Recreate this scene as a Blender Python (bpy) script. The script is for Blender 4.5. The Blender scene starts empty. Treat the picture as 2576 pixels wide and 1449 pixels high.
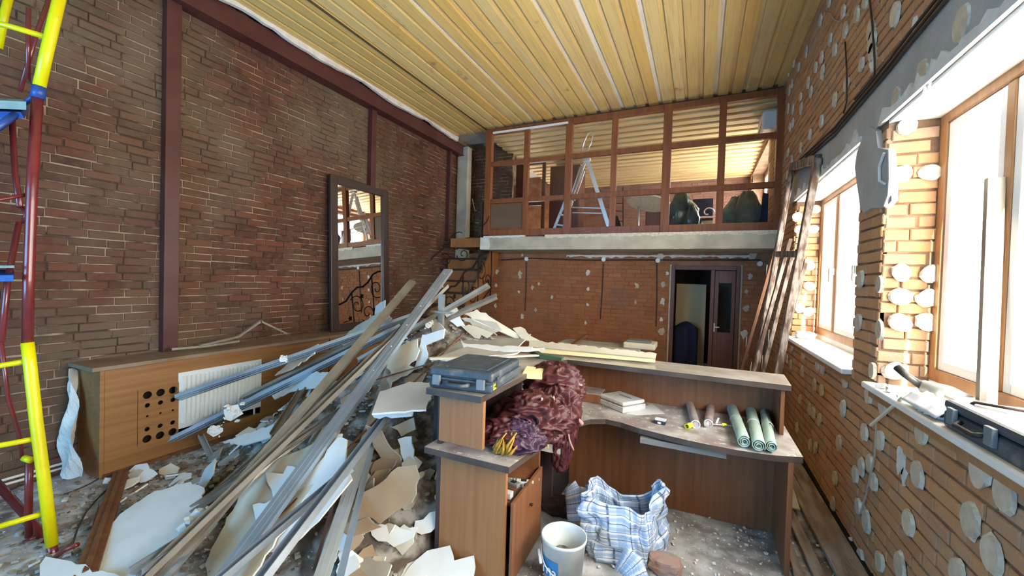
import bpy, math, random
from mathutils import Vector, Matrix, noise
V = Vector
rnd = random.Random(7)
SC = bpy.context.scene
COL = SC.collection

# ------------------------------------------------------------------ camera
F_PX, CX, CY, CAM_H = 1024.0, 1288.0, 724.5, 1.8
def _rot(r, p, y):
    cy, sy, cp, sp, cr, sr = math.cos(y), math.sin(y), math.cos(p), math.sin(p), math.cos(r), math.sin(r)
    Rw = Matrix(((cy, sy, 0), (-sy, cy, 0), (0, 0, 1)))
    B = Matrix(((1, 0, 0), (0, 0, -1), (0, 1, 0)))
    Rp = Matrix(((1, 0, 0), (0, cp, -sp), (0, sp, cp)))
    Rr = Matrix(((cr, -sr, 0), (sr, cr, 0), (0, 0, 1)))
    return Rr @ Rp @ B @ Rw
RC = _rot(.0293, .0200, .4318)
EYE = V((0, 0, CAM_H))
cam_data = bpy.data.cameras.new('camera')
cam_data.sensor_width = 36.0
cam_data.lens = 36.0 * F_PX / 2576.0
cam_data.clip_start = 0.02
cam = bpy.data.objects.new('camera', cam_data)
COL.objects.link(cam)
right, down, fwd = V(RC[0]), V(RC[1]), V(RC[2])
M3 = Matrix((right, -down, -fwd)).transposed()
cam.matrix_world = Matrix.Translation(EYE) @ M3.to_4x4()
SC.camera = cam

# ------------------------------------------------------------------ world, sun, window light, exposure
world = bpy.data.worlds.new('sky')
SC.world = world
world.use_nodes = True
bg = world.node_tree.nodes['Background']
bg.inputs[0].default_value = (1.0, .97, .90, 1)
bg.inputs[1].default_value = 8.0
sun_d = bpy.data.lights.new('sun', 'SUN')
sun_d.energy = 20
sun_d.angle = math.radians(1.0)
sun_d.color = (1.0, .84, .62)
sun = bpy.data.objects.new('sun', sun_d)
COL.objects.link(sun)
sun.rotation_euler = V((-.13, .80, -.50)).to_track_quat('-Z', 'Y').to_euler()
def portal(name, loc, rot, sx, sy):
    d = bpy.data.lights.new(name, 'AREA')
    d.shape = 'RECTANGLE'; d.size = sx; d.size_y = sy
    d.cycles.is_portal = True
    o = bpy.data.objects.new(name, d); COL.objects.link(o)
    o.location = loc; o.rotation_euler = rot
PI = math.pi
portal('window_daylight', (1.45, 1.35, 2.08), (0, PI/2, 0), 1.7, 4.1)
portal('window_daylight', (1.45, 4.86, 2.08), (0, PI/2, 0), 1.7, 2.3)
portal('window_daylight', (1.45, 9.85, 3.7), (0, PI/2, 0), 1.5, 2.7)
portal('window_daylight', (-3.3, -2.75, 1.8), (PI/2, 0, 0), 2.6, 2.4)
SC.view_settings.view_transform = 'Standard'
SC.view_settings.look = 'None'
SC.view_settings.gamma = 1.0
SC.view_settings.use_curve_mapping = False
SC.view_settings.exposure = 1.35
SC.cycles.use_denoising = True
SC.cycles.max_bounces = 10
SC.cycles.diffuse_bounces = 5
SC.cycles.sample_clamp_indirect = 8

# ------------------------------------------------------------------ helpers
def ray(px, py):
    return (RC.transposed() @ V(((px-CX)/F_PX, (py-CY)/F_PX, 1.0)))
def pt(px, py, x=None, y=None, z=None):
    d = ray(px, py)
    if x is not None: t = x / d.x
    elif y is not None: t = y / d.y
    else: t = (z - CAM_H) / d.z
    return EYE + d*t
def project(p):
    c = RC @ (V(p) - EYE)
    if c.z < .05: return None
    return CX + F_PX*c.x/c.z, CY + F_PX*c.y/c.z, c.z
def plane_pt(px, py, p0, n):
    d = ray(px, py); n = V(n)
    t = (V(p0)-EYE).dot(n)/d.dot(n)
    return EYE + d*t

class MB:
    def __init__(s): s.v = []; s.f = []; s.m = []; s.uv = None
    def add(s, vs, fs, m=0):
        b = len(s.v); s.v += [V(a) for a in vs]
        for f in fs: s.f.append([b+i for i in f]); s.m.append(m)
        return s
    def hexa(s, c8, m=0):
        return s.add(c8, [(0,3,2,1),(4,5,6,7),(0,1,5,4),(1,2,6,5),(2,3,7,6),(3,0,4,7)], m)
    def bb(s, x0, x1, y0, y1, z0, z1, m=0):
        return s.hexa([(x0,y0,z0),(x1,y0,z0),(x1,y1,z0),(x0,y1,z0),(x0,y0,z1),(x1,y0,z1),(x1,y1,z1),(x0,y1,z1)], m)
    def frame_of(s, a, b, up=None, roll=0):
        a = V(a); b = V(b); d = (b-a).normalized()
        u = V(up) if up is not None else V((0,0,1))
        if abs(d.dot(u)) > .97: u = V((0,1,0))
        side = d.cross(u).normalized(); u = side.cross(d).normalized()
        if roll:
            q = Matrix.Rotation(roll, 3, d); side = q @ side; u = q @ u
        return a, b, side, u
    def bar(s, a, b, w, h, roll=0, m=0, up=None, off=(0,0)):
        a, b, S, U = s.frame_of(a, b, up, roll)
        o = S*off[0] + U*off[1]
        c = []
        for p in (a, b):
            for i, j in ((-1,-1),(1,-1),(1,1),(-1,1)):
                c.append(p + o + S*(i*w/2) + U*(j*h/2))
        return s.hexa([c[0],c[1],c[2],c[3],c[4],c[5],c[6],c[7]], m)
    def chan(s, a, b, w, h, t=.0016, roll=0, lips=.008, m=0, up=None):
        s.bar(a, b, w, t, roll, m, up, (0, -h/2))
        for k in (-1, 1):
            s.bar(a, b, t, h, roll, m, up, (k*w/2, 0))
            if lips: s.bar(a, b, lips, t, roll, m, up, (k*(w/2-lips/2), h/2))
        return s
    def tube(s, pts, r, n=8, m=0, caps=True):
        pts = [V(p) for p in pts]; rings = []; prev = None
        rs = r if isinstance(r, (list, tuple)) else [r]*len(pts)
        for i, p in enumerate(pts):
            d = (pts[min(i+1, len(pts)-1)] - pts[max(i-1, 0)]).normalized()
            u = prev if prev is not None else (V((0,0,1)) if abs(d.z) < .9 else V((1,0,0)))
            S = d.cross(u).normalized(); u = S.cross(d).normalized(); prev = u
            rings.append([p + (S*math.cos(2*PI*k/n) + u*math.sin(2*PI*k/n))*rs[i] for k in range(n)])
        b = len(s.v)
        for R in rings: s.v += R
        for i in range(len(rings)-1):
            for k in range(n):
                s.f.append([b+i*n+k, b+i*n+(k+1)%n, b+(i+1)*n+(k+1)%n, b+(i+1)*n+k]); s.m.append(m)
        if caps:
            s.f.append([b+k for k in range(n)][::-1]); s.m.append(m)
            s.f.append([b+(len(rings)-1)*n+k for k in range(n)]); s.m.append(m)
        return s
    def prism(s, poly, off, m0=0, m1=None, m2=None):
        """poly: points, off: thickness vector (front face is poly)"""
        n = len(poly); off = V(off)
        nn = V((0,0,0))
        for i in range(n): nn += V(poly[i]).cross(V(poly[(i+1) % n]))
        if nn.dot(off) > 0: poly = poly[::-1]
        b = len(s.v)
        s.v += [V(p) for p in poly] + [V(p)+off for p in poly]
        s.f.append(list(range(b, b+n))); s.m.append(m0)
        s.f.append(list(range(b+2*n-1, b+n-1, -1))); s.m.append(m0 if m1 is None else m1)
        for i in range(n):
            j = (i+1) % n
            s.f.append([b+j, b+i, b+n+i, b+n+j]); s.m.append(m0 if m2 is None else m2)
        return s
    def lathe(s, c, prof, n=24, axis=(0,0,1), m=0):
        ax = V(axis).normalized(); u = ax.orthogonal().normalized(); w = ax.cross(u)
        b = len(s.v); c = V(c)
        for r, h in prof:
            for k in range(n):
                a = 2*PI*k/n
                s.v.append(c + ax*h + (u*math.cos(a)+w*math.sin(a))*max(r, 1e-4))
        for i in range(len(prof)-1):
            for k in range(n):
                s.f.append([b+i*n+k, b+i*n+(k+1)%n, b+(i+1)*n+(k+1)%n, b+(i+1)*n+k]); s.m.append(m)
        return s
    def grid(s, fn, nu, nv, m=0, closed=False):
        b = len(s.v); uv = []
        for i in range(nu+1):
            for j in range(nv+1):
                s.v.append(V(fn(i/nu, j/nv)))
        for i in range(nu):
            for j in range(nv):
                a = b+i*(nv+1)+j
                s.f.append([a, a+nv+1, a+nv+2, a+1]); s.m.append(m)
        return s

WPOS = {}
def obj(name, mb, mats, parent=None, smooth=False, bevel=0, label=None, cat=None, group=None, kind=None, origin=None, solid=0, uv=None):
    if not isinstance(mats, (list, tuple)): mats = [mats]
    lo = [min(v[i] for v in mb.v) for i in range(3)]; hi = [max(v[i] for v in mb.v) for i in range(3)]
    c = V(origin) if origin is not None else V(((lo[0]+hi[0])/2, (lo[1]+hi[1])/2, lo[2] if parent is None else (lo[2]+hi[2])/2))
    me = bpy.data.meshes.new(name)
    me.from_pydata([v-c for v in mb.v], [], mb.f)
    for m in mats: me.materials.append(m)
    if len(mats) > 1: me.polygons.foreach_set('material_index', mb.m)
    if smooth: me.polygons.foreach_set('use_smooth', [True]*len(me.polygons))
    if uv is not None:
        L = me.uv_layers.new(name='UVMap')
        for lp in me.loops: L.data[lp.index].uv = uv[lp.vertex_index]
    me.update()
    o = bpy.data.objects.new(name, me); COL.objects.link(o)
    place(o, c, parent)
    if bevel:
        b = o.modifiers.new('bevel', 'BEVEL'); b.width = bevel; b.segments = 2; b.limit_method = 'ANGLE'
    if solid:
        b = o.modifiers.new('solid', 'SOLIDIFY'); b.thickness = solid; b.offset = 0
    tag(o, label, cat, group, kind)
    return o
def place(o, c, parent=None):
    if parent is not None:
        o.parent = parent; o.location = c - WPOS[parent.name]
    else: o.location = c
    WPOS[o.name] = V(c)
def tag(o, label=None, cat=None, group=None, kind=None):
    if label: o['label'] = label
    if cat: o['category'] = cat
    if group: o['group'] = group
    if kind: o['kind'] = kind
    return o
def thing(name, loc, label=None, cat=None, group=None, kind=None):
    o = bpy.data.objects.new(name, None); COL.objects.link(o)
    o.location = V(loc); o.empty_display_size = .1
    WPOS[o.name] = V(loc)
    return tag(o, label, cat, group, kind)
def inst(name, me, c, parent, rot=None, scale=None):
    o = bpy.data.objects.new(name, me); COL.objects.link(o)
    place(o, V(c), parent)
    if rot is not None: o.rotation_euler = rot
    if scale is not None: o.scale = scale
    return o

# ------------------------------------------------------------------ materials
def nn(nt, t, **k):
    n = nt.nodes.new(t)
    for a, b in k.items(): setattr(n, a, b)
    return n
def mat(name, col, rough=.6, metal=0., col2=None, scale=8., stretch=(1,1,1), thr=(.35,.65), detail=5,
        bump=0., bscale=None, rand=0., grime=None, gscale=1.2, gthr=(.45,.7), gamt=1., space='pos', spec=.5, cols=None, coat=0.):
    """Principled material: colour noise between col and col2, random value per island and object, a second stain layer"""
    m = bpy.data.materials.new(name); m.use_nodes = True
    nt = m.node_tree; N = nt.nodes; L = nt.links; N.clear()
    out = nn(nt, 'ShaderNodeOutputMaterial'); bs = nn(nt, 'ShaderNodeBsdfPrincipled')
    L.new(bs.outputs[0], out.inputs[0])
    bs.inputs['Roughness'].default_value = rough; bs.inputs['Metallic'].default_value = metal
    bs.inputs['Specular IOR Level'].default_value = spec
    if coat: bs.inputs['Coat Weight'].default_value = coat
    if space == 'pos': co = nn(nt, 'ShaderNodeNewGeometry').outputs['Position']
    else: co = nn(nt, 'ShaderNodeTexCoord').outputs['Object']
    mp = nn(nt, 'ShaderNodeMapping'); mp.inputs['Scale'].default_value = stretch; L.new(co, mp.inputs[0])
    cur = nn(nt, 'ShaderNodeRGB').outputs[0]; cur.default_value = (*col, 1)
    def rfac():
        g = nn(nt, 'ShaderNodeNewGeometry'); oi = nn(nt, 'ShaderNodeObjectInfo')
        a = nn(nt, 'ShaderNodeMath', operation='ADD'); L.new(g.outputs['Random Per Island'], a.inputs[0]); L.new(oi.outputs['Random'], a.inputs[1])
        f = nn(nt, 'ShaderNodeMath', operation='FRACT'); L.new(a.outputs[0], f.inputs[0]); return f.outputs[0]
    if cols:
        cr = nn(nt, 'ShaderNodeValToRGB'); L.new(rfac(), cr.inputs[0]); e = cr.color_ramp.elements
        while len(e) < len(cols): e.new(.5)
        for i, c in enumerate(cols): e[i].position = i/(len(cols)-1) if len(cols) > 1 else 0; e[i].color = (*c, 1)
        cur = cr.outputs[0]
    def mixc(fac, a, bcol):
        mx = nn(nt, 'ShaderNodeMix', data_type='RGBA'); L.new(fac, mx.inputs[0]); L.new(a, mx.inputs[6])
        mx.inputs[7].default_value = (*bcol, 1); return mx.outputs[2]
    def nz(sc, th, det=5, vec=None, amt=1., dist=0):
        t = nn(nt, 'ShaderNodeTexNoise'); t.inputs['Scale'].default_value = sc; t.inputs['Detail'].default_value = det
        t.inputs['Distortion'].default_value = dist
        L.new(vec if vec is not None else mp.outputs[0], t.inputs[0])
        r = nn(nt, 'ShaderNodeMapRange'); r.inputs[1].default_value = th[0]; r.inputs[2].default_value = th[1]; r.inputs[4].default_value = amt
        L.new(t.outputs[0], r.inputs[0]); return r.outputs[0], t.outputs[0]
    if col2 is not None:
        f, _ = nz(scale, thr, detail); cur = mixc(f, cur, col2)
    if rand:
        hs = nn(nt, 'ShaderNodeHueSaturation'); L.new(cur, hs.inputs['Color'])
        r = nn(nt, 'ShaderNodeMapRange'); r.inputs[3].default_value = 1-rand; r.inputs[4].default_value = 1+rand
        L.new(rfac(), r.inputs[0]); L.new(r.outputs[0], hs.inputs['Value']); cur = hs.outputs[0]
    if grime is not None:
        f, _ = nz(gscale, gthr, 6, co, gamt); cur = mixc(f, cur, grime)
    L.new(cur, bs.inputs['Base Color'])
    if bump:
        t = nn(nt, 'ShaderNodeTexNoise'); t.inputs['Scale'].default_value = bscale or scale*3; t.inputs['Detail'].default_value = 6
        L.new(mp.outputs[0], t.inputs[0])
        b = nn(nt, 'ShaderNodeBump'); b.inputs['Strength'].default_value = bump; b.inputs['Distance'].default_value = .01
        L.new(t.outputs[0], b.inputs['Height']); L.new(b.outputs[0], bs.inputs['Normal'])
    return m
def glassmat(name, tint=(1,1,1), gloss=.08):
    m = bpy.data.materials.new(name); m.use_nodes = True; nt = m.node_tree; nt.nodes.clear()
    out = nn(nt, 'ShaderNodeOutputMaterial'); tr = nn(nt, 'ShaderNodeBsdfTransparent'); tr.inputs[0].default_value = (*tint, 1)
    gl = nn(nt, 'ShaderNodeBsdfGlossy'); gl.inputs['Roughness'].default_value = .03
    mx = nn(nt, 'ShaderNodeMixShader'); mx.inputs[0].default_value = gloss
    nt.links.new(tr.outputs[0], mx.inputs[1]); nt.links.new(gl.outputs[0], mx.inputs[2]); nt.links.new(mx.outputs[0], out.inputs[0])
    return m
M = {}
M['brick_left'] = mat('brick dark red', (.2,.07,.04), .9, cols=[(.06,.025,.014),(.115,.035,.018),(.08,.038,.021),(.145,.046,.022),(.095,.05,.028)],
    col2=(.14,.06,.036), scale=14, thr=(.45,.8), bump=.6, bscale=60, grime=(.16,.125,.08), gscale=.7, gthr=(.45,.66), gamt=.7)
M['mortar_left'] = mat('mortar grey tan', (.36,.27,.18), .95, col2=(.075,.042,.026), scale=3.2, thr=(.44,.56), bump=.6, bscale=80)
M['brick_right'] = mat('brick orange', (.4,.2,.1), .9, cols=[(.52,.26,.11),(.45,.22,.10),(.58,.31,.13),(.48,.25,.12),(.55,.28,.12)],
    col2=(.42,.27,.17), scale=9, thr=(.5,.8), bump=.6, bscale=60, grime=(.42,.33,.26), gscale=1.6, gthr=(.52,.72), gamt=.6)
M['mortar_right'] = mat('mortar tan', (.30,.19,.12), .95, col2=(.17,.09,.05), scale=6, bump=.6, bscale=80)
M['brick_back'] = mat('brick red orange', (.3,.12,.05), .9, cols=[(.32,.115,.042),(.38,.14,.05),(.35,.13,.05),(.42,.165,.062)],
    col2=(.36,.18,.09), scale=9, thr=(.5,.85), bump=.5, bscale=60, grime=(.2,.13,.10), gscale=1.3, gthr=(.5,.7), gamt=.6)
M['brick_upper'] = mat('brick dusty brown', (.2,.1,.07), .9, cols=[(.20,.11,.085),(.24,.13,.10),(.17,.09,.07)], bump=.4, bscale=50)
M['mortar_back'] = mat('mortar brown', (.26,.11,.055), .95, col2=(.36,.19,.11), scale=5, bump=.5, bscale=80)
M['concrete'] = mat('concrete', (.44,.40,.30), .9, col2=(.56,.51,.40), scale=3, bump=.3, bscale=40, grime=(.22,.20,.17), gscale=2.5, gamt=.5)
M['concrete_blue'] = mat('lintel concrete', (.33,.34,.33), .9, col2=(.46,.45,.42), scale=2.5, bump=.35, bscale=30, grime=(.40,.34,.27), gscale=2, gamt=.6)
M['plaster'] = mat('white plaster', (.78,.76,.72), .85, col2=(.62,.60,.55), scale=9, bump=.4, bscale=30)
M['reveal'] = mat('white reveal', (.86,.85,.80), .8, col2=(.78,.75,.68), scale=4)
M['dab'] = mat('adhesive face', (.62,.53,.40), .9, col2=(.52,.43,.31), scale=20, rand=.12, bump=.3, bscale=70)
M['dab_edge'] = mat('adhesive broken rim', (.74,.68,.56), .9, col2=(.58,.5,.38), scale=30, bump=.6, bscale=60)
M['pine'] = mat('pine plank', (.6,.4,.15), .6, cols=[(.80,.58,.22),(.74,.52,.18),(.82,.62,.28),(.78,.50,.14),(.72,.55,.27),(.80,.58,.20)],
    col2=(.58,.38,.13), scale=2.2, stretch=(26,.7,9), thr=(.5,.8), grime=(.20,.14,.08), gscale=3.5, gthr=(.66,.74), gamt=.6, bump=.12, bscale=6)
M['pine_pale'] = mat('pale pine plank', (.72,.66,.52), .7, cols=[(.76,.58,.28),(.80,.60,.26),(.74,.55,.24),(.84,.82,.76),(.72,.5,.2),(.78,.6,.3)], col2=(.6,.45,.22), scale=2, stretch=(20,.6,8), thr=(.5,.85))  # recessed upper planks, mostly yellow with a whitish tone among them
M['pine_up'] = mat('pine upstairs', (.6,.42,.18), .6, cols=[(.78,.60,.32),(.72,.53,.26),(.80,.64,.36),(.75,.56,.28)], col2=(.5,.34,.14), scale=2.2, stretch=(.7,26,9), thr=(.5,.8))
M['steel_red'] = mat('oxide painted steel', (.075,.018,.015), .5, col2=(.10,.028,.022), scale=3, bump=.08, bscale=40)
M['partition_wood'] = mat('varnished partition wood', (.26,.085,.025), .42, col2=(.19,.055,.018), scale=3, stretch=(6,6,.6), rand=.08)
M['panel_wood'] = mat('brown panel', (.16,.095,.055), .45, col2=(.13,.075,.04), scale=2)
M['glass'] = glassmat('clear glass', (.98,.98,.98), .018)
M['window_glass'] = glassmat('window glass', (1,1,1), .04)
M['pvc_wood'] = mat('window frame woodtone', (.42,.21,.08), .4, col2=(.33,.15,.06), scale=3, stretch=(8,8,.7))
M['white_paint'] = mat('white gloss', (.82,.82,.80), .35)
M['floor'] = mat('dusty floor', (.17,.14,.125), .85, col2=(.42,.41,.40), scale=2.2, thr=(.38,.62), grime=(.62,.64,.64), gscale=7, gthr=(.44,.62), gamt=.8, bump=.5, bscale=30)
M['gyp_w'] = mat('gypsum board white face', (.74,.75,.73), .85, col2=(.62,.61,.57), scale=3, thr=(.45,.75), rand=.08)
M['gyp_c'] = mat('gypsum board cream face', (.66,.61,.49), .85, col2=(.56,.50,.38), scale=4, rand=.1)
M['gyp_b'] = mat('gypsum board back paper', (.38,.27,.17), .9, col2=(.30,.21,.13), scale=3, rand=.12)
M['gyp_g'] = mat('gypsum board dusty grey', (.42,.39,.33), .9, col2=(.34,.31,.26), scale=5, rand=.1)
M['gyp_e'] = mat('gypsum core', (.82,.80,.74), .95, bump=.5, bscale=90)
M['rubble'] = mat('rubble', (.4,.38,.35), .95, cols=[(.42,.41,.39),(.30,.27,.23),(.20,.14,.10),(.58,.57,.54),(.13,.10,.08),(.36,.30,.23)], bump=.4, bscale=40)
M['mound'] = mat('dusty debris', (.12,.09,.07), .95, col2=(.40,.37,.33), scale=7, thr=(.45,.6), bump=1, bscale=25)
M['zinc'] = mat('galvanised steel', (.50,.57,.64), .36, .65, col2=(.38,.43,.48), scale=3, stretch=(1,1,1), rand=.15, grime=(.40,.37,.32), gscale=7, gthr=(.58,.8), gamt=.4)
M['zinc_dust'] = mat('dusty steel', (.40,.36,.30), .5, .55, col2=(.30,.26,.21), scale=5, rand=.12)
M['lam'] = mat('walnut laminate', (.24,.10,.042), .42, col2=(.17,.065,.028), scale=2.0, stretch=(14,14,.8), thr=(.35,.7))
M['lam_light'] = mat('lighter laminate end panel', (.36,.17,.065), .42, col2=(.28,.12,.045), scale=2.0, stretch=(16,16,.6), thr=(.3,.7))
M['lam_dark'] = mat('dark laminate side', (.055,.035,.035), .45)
M['top_edge'] = mat('dark worktop edge', (.05,.035,.03), .4, col2=(.08,.06,.05), scale=6)
M['top_dust'] = mat('dusty worktop', (.26,.21,.19), .42, col2=(.50,.49,.48), scale=4, thr=(.42,.62), grime=(.75,.75,.75), gscale=22, gthr=(.6,.68), gamt=.8)
M['shelf_top'] = mat('dusty shelf top', (.30,.26,.22), .22, col2=(.40,.37,.33), scale=5, thr=(.4,.65))
M['cab_wood'] = mat('oak veneer', (.33,.155,.048), .5, col2=(.25,.105,.033), scale=2.2, stretch=(8,.5,14), thr=(.35,.7))
M['cab_top'] = mat('dusty cabinet top', (.20,.125,.07), .6, col2=(.27,.19,.13), scale=4)
M['black'] = mat('dark hollow', (.012,.008,.006), .9)  # near black, the shade of hollows put into the colour
M['radiator'] = mat('white enamel', (.74,.77,.75), .35)
M['yellow'] = mat('yellow enamel', (.80,.72,.0), .35, col2=(.70,.60,.0), scale=5)
M['red_paint'] = mat('maroon enamel', (.20,.022,.022), .3, col2=(.14,.018,.02), scale=6, coat=.4)
M['blue_paint'] = mat('blue enamel', (.02,.07,.28), .4)
M['ply'] = mat('grey green plywood', (.24,.29,.25), .8, col2=(.32,.36,.31), scale=8)
M['mirror'] = mat('mirror silver', (.9,.92,.92), .015, 1.0)
M['frame_dark'] = mat('dark wood frame', (.045,.026,.02), .4)
M['iron'] = mat('wrought iron', (.035,.022,.018), .5, .5)
M['stair_wood'] = mat('stair wood', (.40,.17,.05), .45, col2=(.28,.11,.035), scale=3)
M['case'] = mat('grey blue plastic', (.035,.055,.075), .45, col2=(.06,.08,.10), scale=9, grime=(.25,.24,.22), gscale=14, gthr=(.56,.72), gamt=.5)
M['case_latch'] = mat('latch grey', (.17,.20,.22), .5)
M['label_y'] = mat('yellow label', (.85,.65,.02), .5)
M['cloth'] = mat('burgundy satin', (.06,.009,.012), .5, col2=(.09,.02,.024), scale=4)
M['cloth_p'] = mat('purple satin', (.055,.022,.05), .45, col2=(.09,.045,.075), scale=4)
M['gold'] = mat('gold fringe', (.34,.17,.012), .6, col2=(.46,.27,.03), scale=20)
M['lining'] = mat('pink lining', (.48,.27,.23), .7)
M['device'] = mat('white plastic', (.66,.67,.66), .45, col2=(.5,.5,.48), scale=20)
M['paper'] = mat('paper', (.68,.68,.69), .8)
M['grey_p'] = mat('grey plastic', (.20,.20,.19), .5)
M['dark_p'] = mat('black plastic', (.02,.02,.022), .5)
M['can'] = mat('can body', (.52,.42,.42), .3, .3, col2=(.62,.6,.58), scale=12)
M['can_pink'] = mat('can body pink', (.50,.28,.28), .3, .3, col2=(.62,.56,.55), scale=12)
M['yellow_p'] = mat('yellow plastic', (.80,.78,.05), .4)
M['roll'] = mat('green underlay', (.33,.45,.38), .7, col2=(.42,.52,.46), scale=8)
M['roll_in'] = mat('dark green underlay', (.12,.16,.12), .8)
M['bucket'] = mat('white bucket', (.68,.74,.75), .45, col2=(.55,.58,.57), scale=7)
M['bucket_blue'] = mat('bucket print blue', (.02,.20,.48), .5)
M['stone'] = mat('brick rubble', (.38,.22,.17), .95, col2=(.30,.25,.22), scale=9, bump=.8, bscale=25)
M['old_wood'] = mat('old stained wood', (.10,.055,.035), .75, col2=(.32,.26,.21), scale=6, stretch=(3,3,1), thr=(.45,.6), bump=.3, bscale=30)
M['floor_wood'] = mat('weathered board', (.24,.17,.11), .8, col2=(.45,.40,.33), scale=4, stretch=(4,.8,1), bump=.3, bscale=20)
M['brown_wood'] = mat('brown strip wood', (.20,.085,.035), .6, col2=(.13,.05,.022), scale=5, stretch=(3,3,1))
M['cream_board'] = mat('cream angle board', (.78,.68,.36), .8, col2=(.72,.62,.34), scale=5)
M['green_p'] = mat('dark green strip', (.045,.10,.05), .6)
M['bag_green'] = mat('green sack', (.09,.13,.11), .5, col2=(.14,.19,.16), scale=9)
M['bag_black'] = mat('glossy bin bag', (.02,.05,.055), .22, col2=(.05,.10,.11), scale=8)
M['navy'] = mat('navy cloth', (.012,.016,.05), .8)
M['alu'] = mat('aluminium', (.75,.76,.76), .35, .7)
M['beige_cab'] = mat('beige laminate', (.55,.42,.22), .5)
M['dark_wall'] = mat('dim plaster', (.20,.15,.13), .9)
M['door_wood'] = mat('door brown', (.15,.055,.035), .45, col2=(.11,.04,.028), scale=3, stretch=(6,6,.6))
M['cable'] = mat('cable', (.05,.035,.03), .6)
M['pale_cable'] = mat('pale conduit', (.42,.36,.30), .6)
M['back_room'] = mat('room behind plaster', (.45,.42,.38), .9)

def plaidmat():
    m = bpy.data.materials.new('plaid weave'); m.use_nodes = True; nt = m.node_tree; L = nt.links
    bs = nt.nodes['Principled BSDF']; bs.inputs['Roughness'].default_value = .5
    uv = nn(nt, 'ShaderNodeTexCoord'); sp = nn(nt, 'ShaderNodeSeparateXYZ'); L.new(uv.outputs['UV'], sp.inputs[0])
    def stripes(src, freq, w, phase=0):
        a = nn(nt, 'ShaderNodeMath', operation='MULTIPLY_ADD'); L.new(src, a.inputs[0]); a.inputs[1].default_value = freq; a.inputs[2].default_value = phase
        f = nn(nt, 'ShaderNodeMath', operation='FRACT'); L.new(a.outputs[0], f.inputs[0])
        g = nn(nt, 'ShaderNodeMath', operation='LESS_THAN'); L.new(f.outputs[0], g.inputs[0]); g.inputs[1].default_value = w
        return g.outputs[0]
    cur = None
    col = (.62,.72,.84,1)
    def mx(fac, amt, c):
        nonlocal cur
        k = nn(nt, 'ShaderNodeMath', operation='MULTIPLY'); L.new(fac, k.inputs[0]); k.inputs[1].default_value = amt
        x = nn(nt, 'ShaderNodeMix', data_type='RGBA'); L.new(k.outputs[0], x.inputs[0])
        if cur is None: x.inputs[6].default_value = col
        else: L.new(cur, x.inputs[6])
        x.inputs[7].default_value = c; cur = x.outputs[2]
    for src in (sp.outputs[0], sp.outputs[1]):
        mx(stripes(src, 18, .38), .55, (.22,.36,.60,1))
        mx(stripes(src, 18, .10, .3), .85, (.05,.08,.18,1))
        mx(stripes(src, 9, .12, .75), .7, (.85,.88,.92,1))
    L.new(cur, bs.inputs['Base Color'])
    return m
M['plaid'] = plaidmat()

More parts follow.
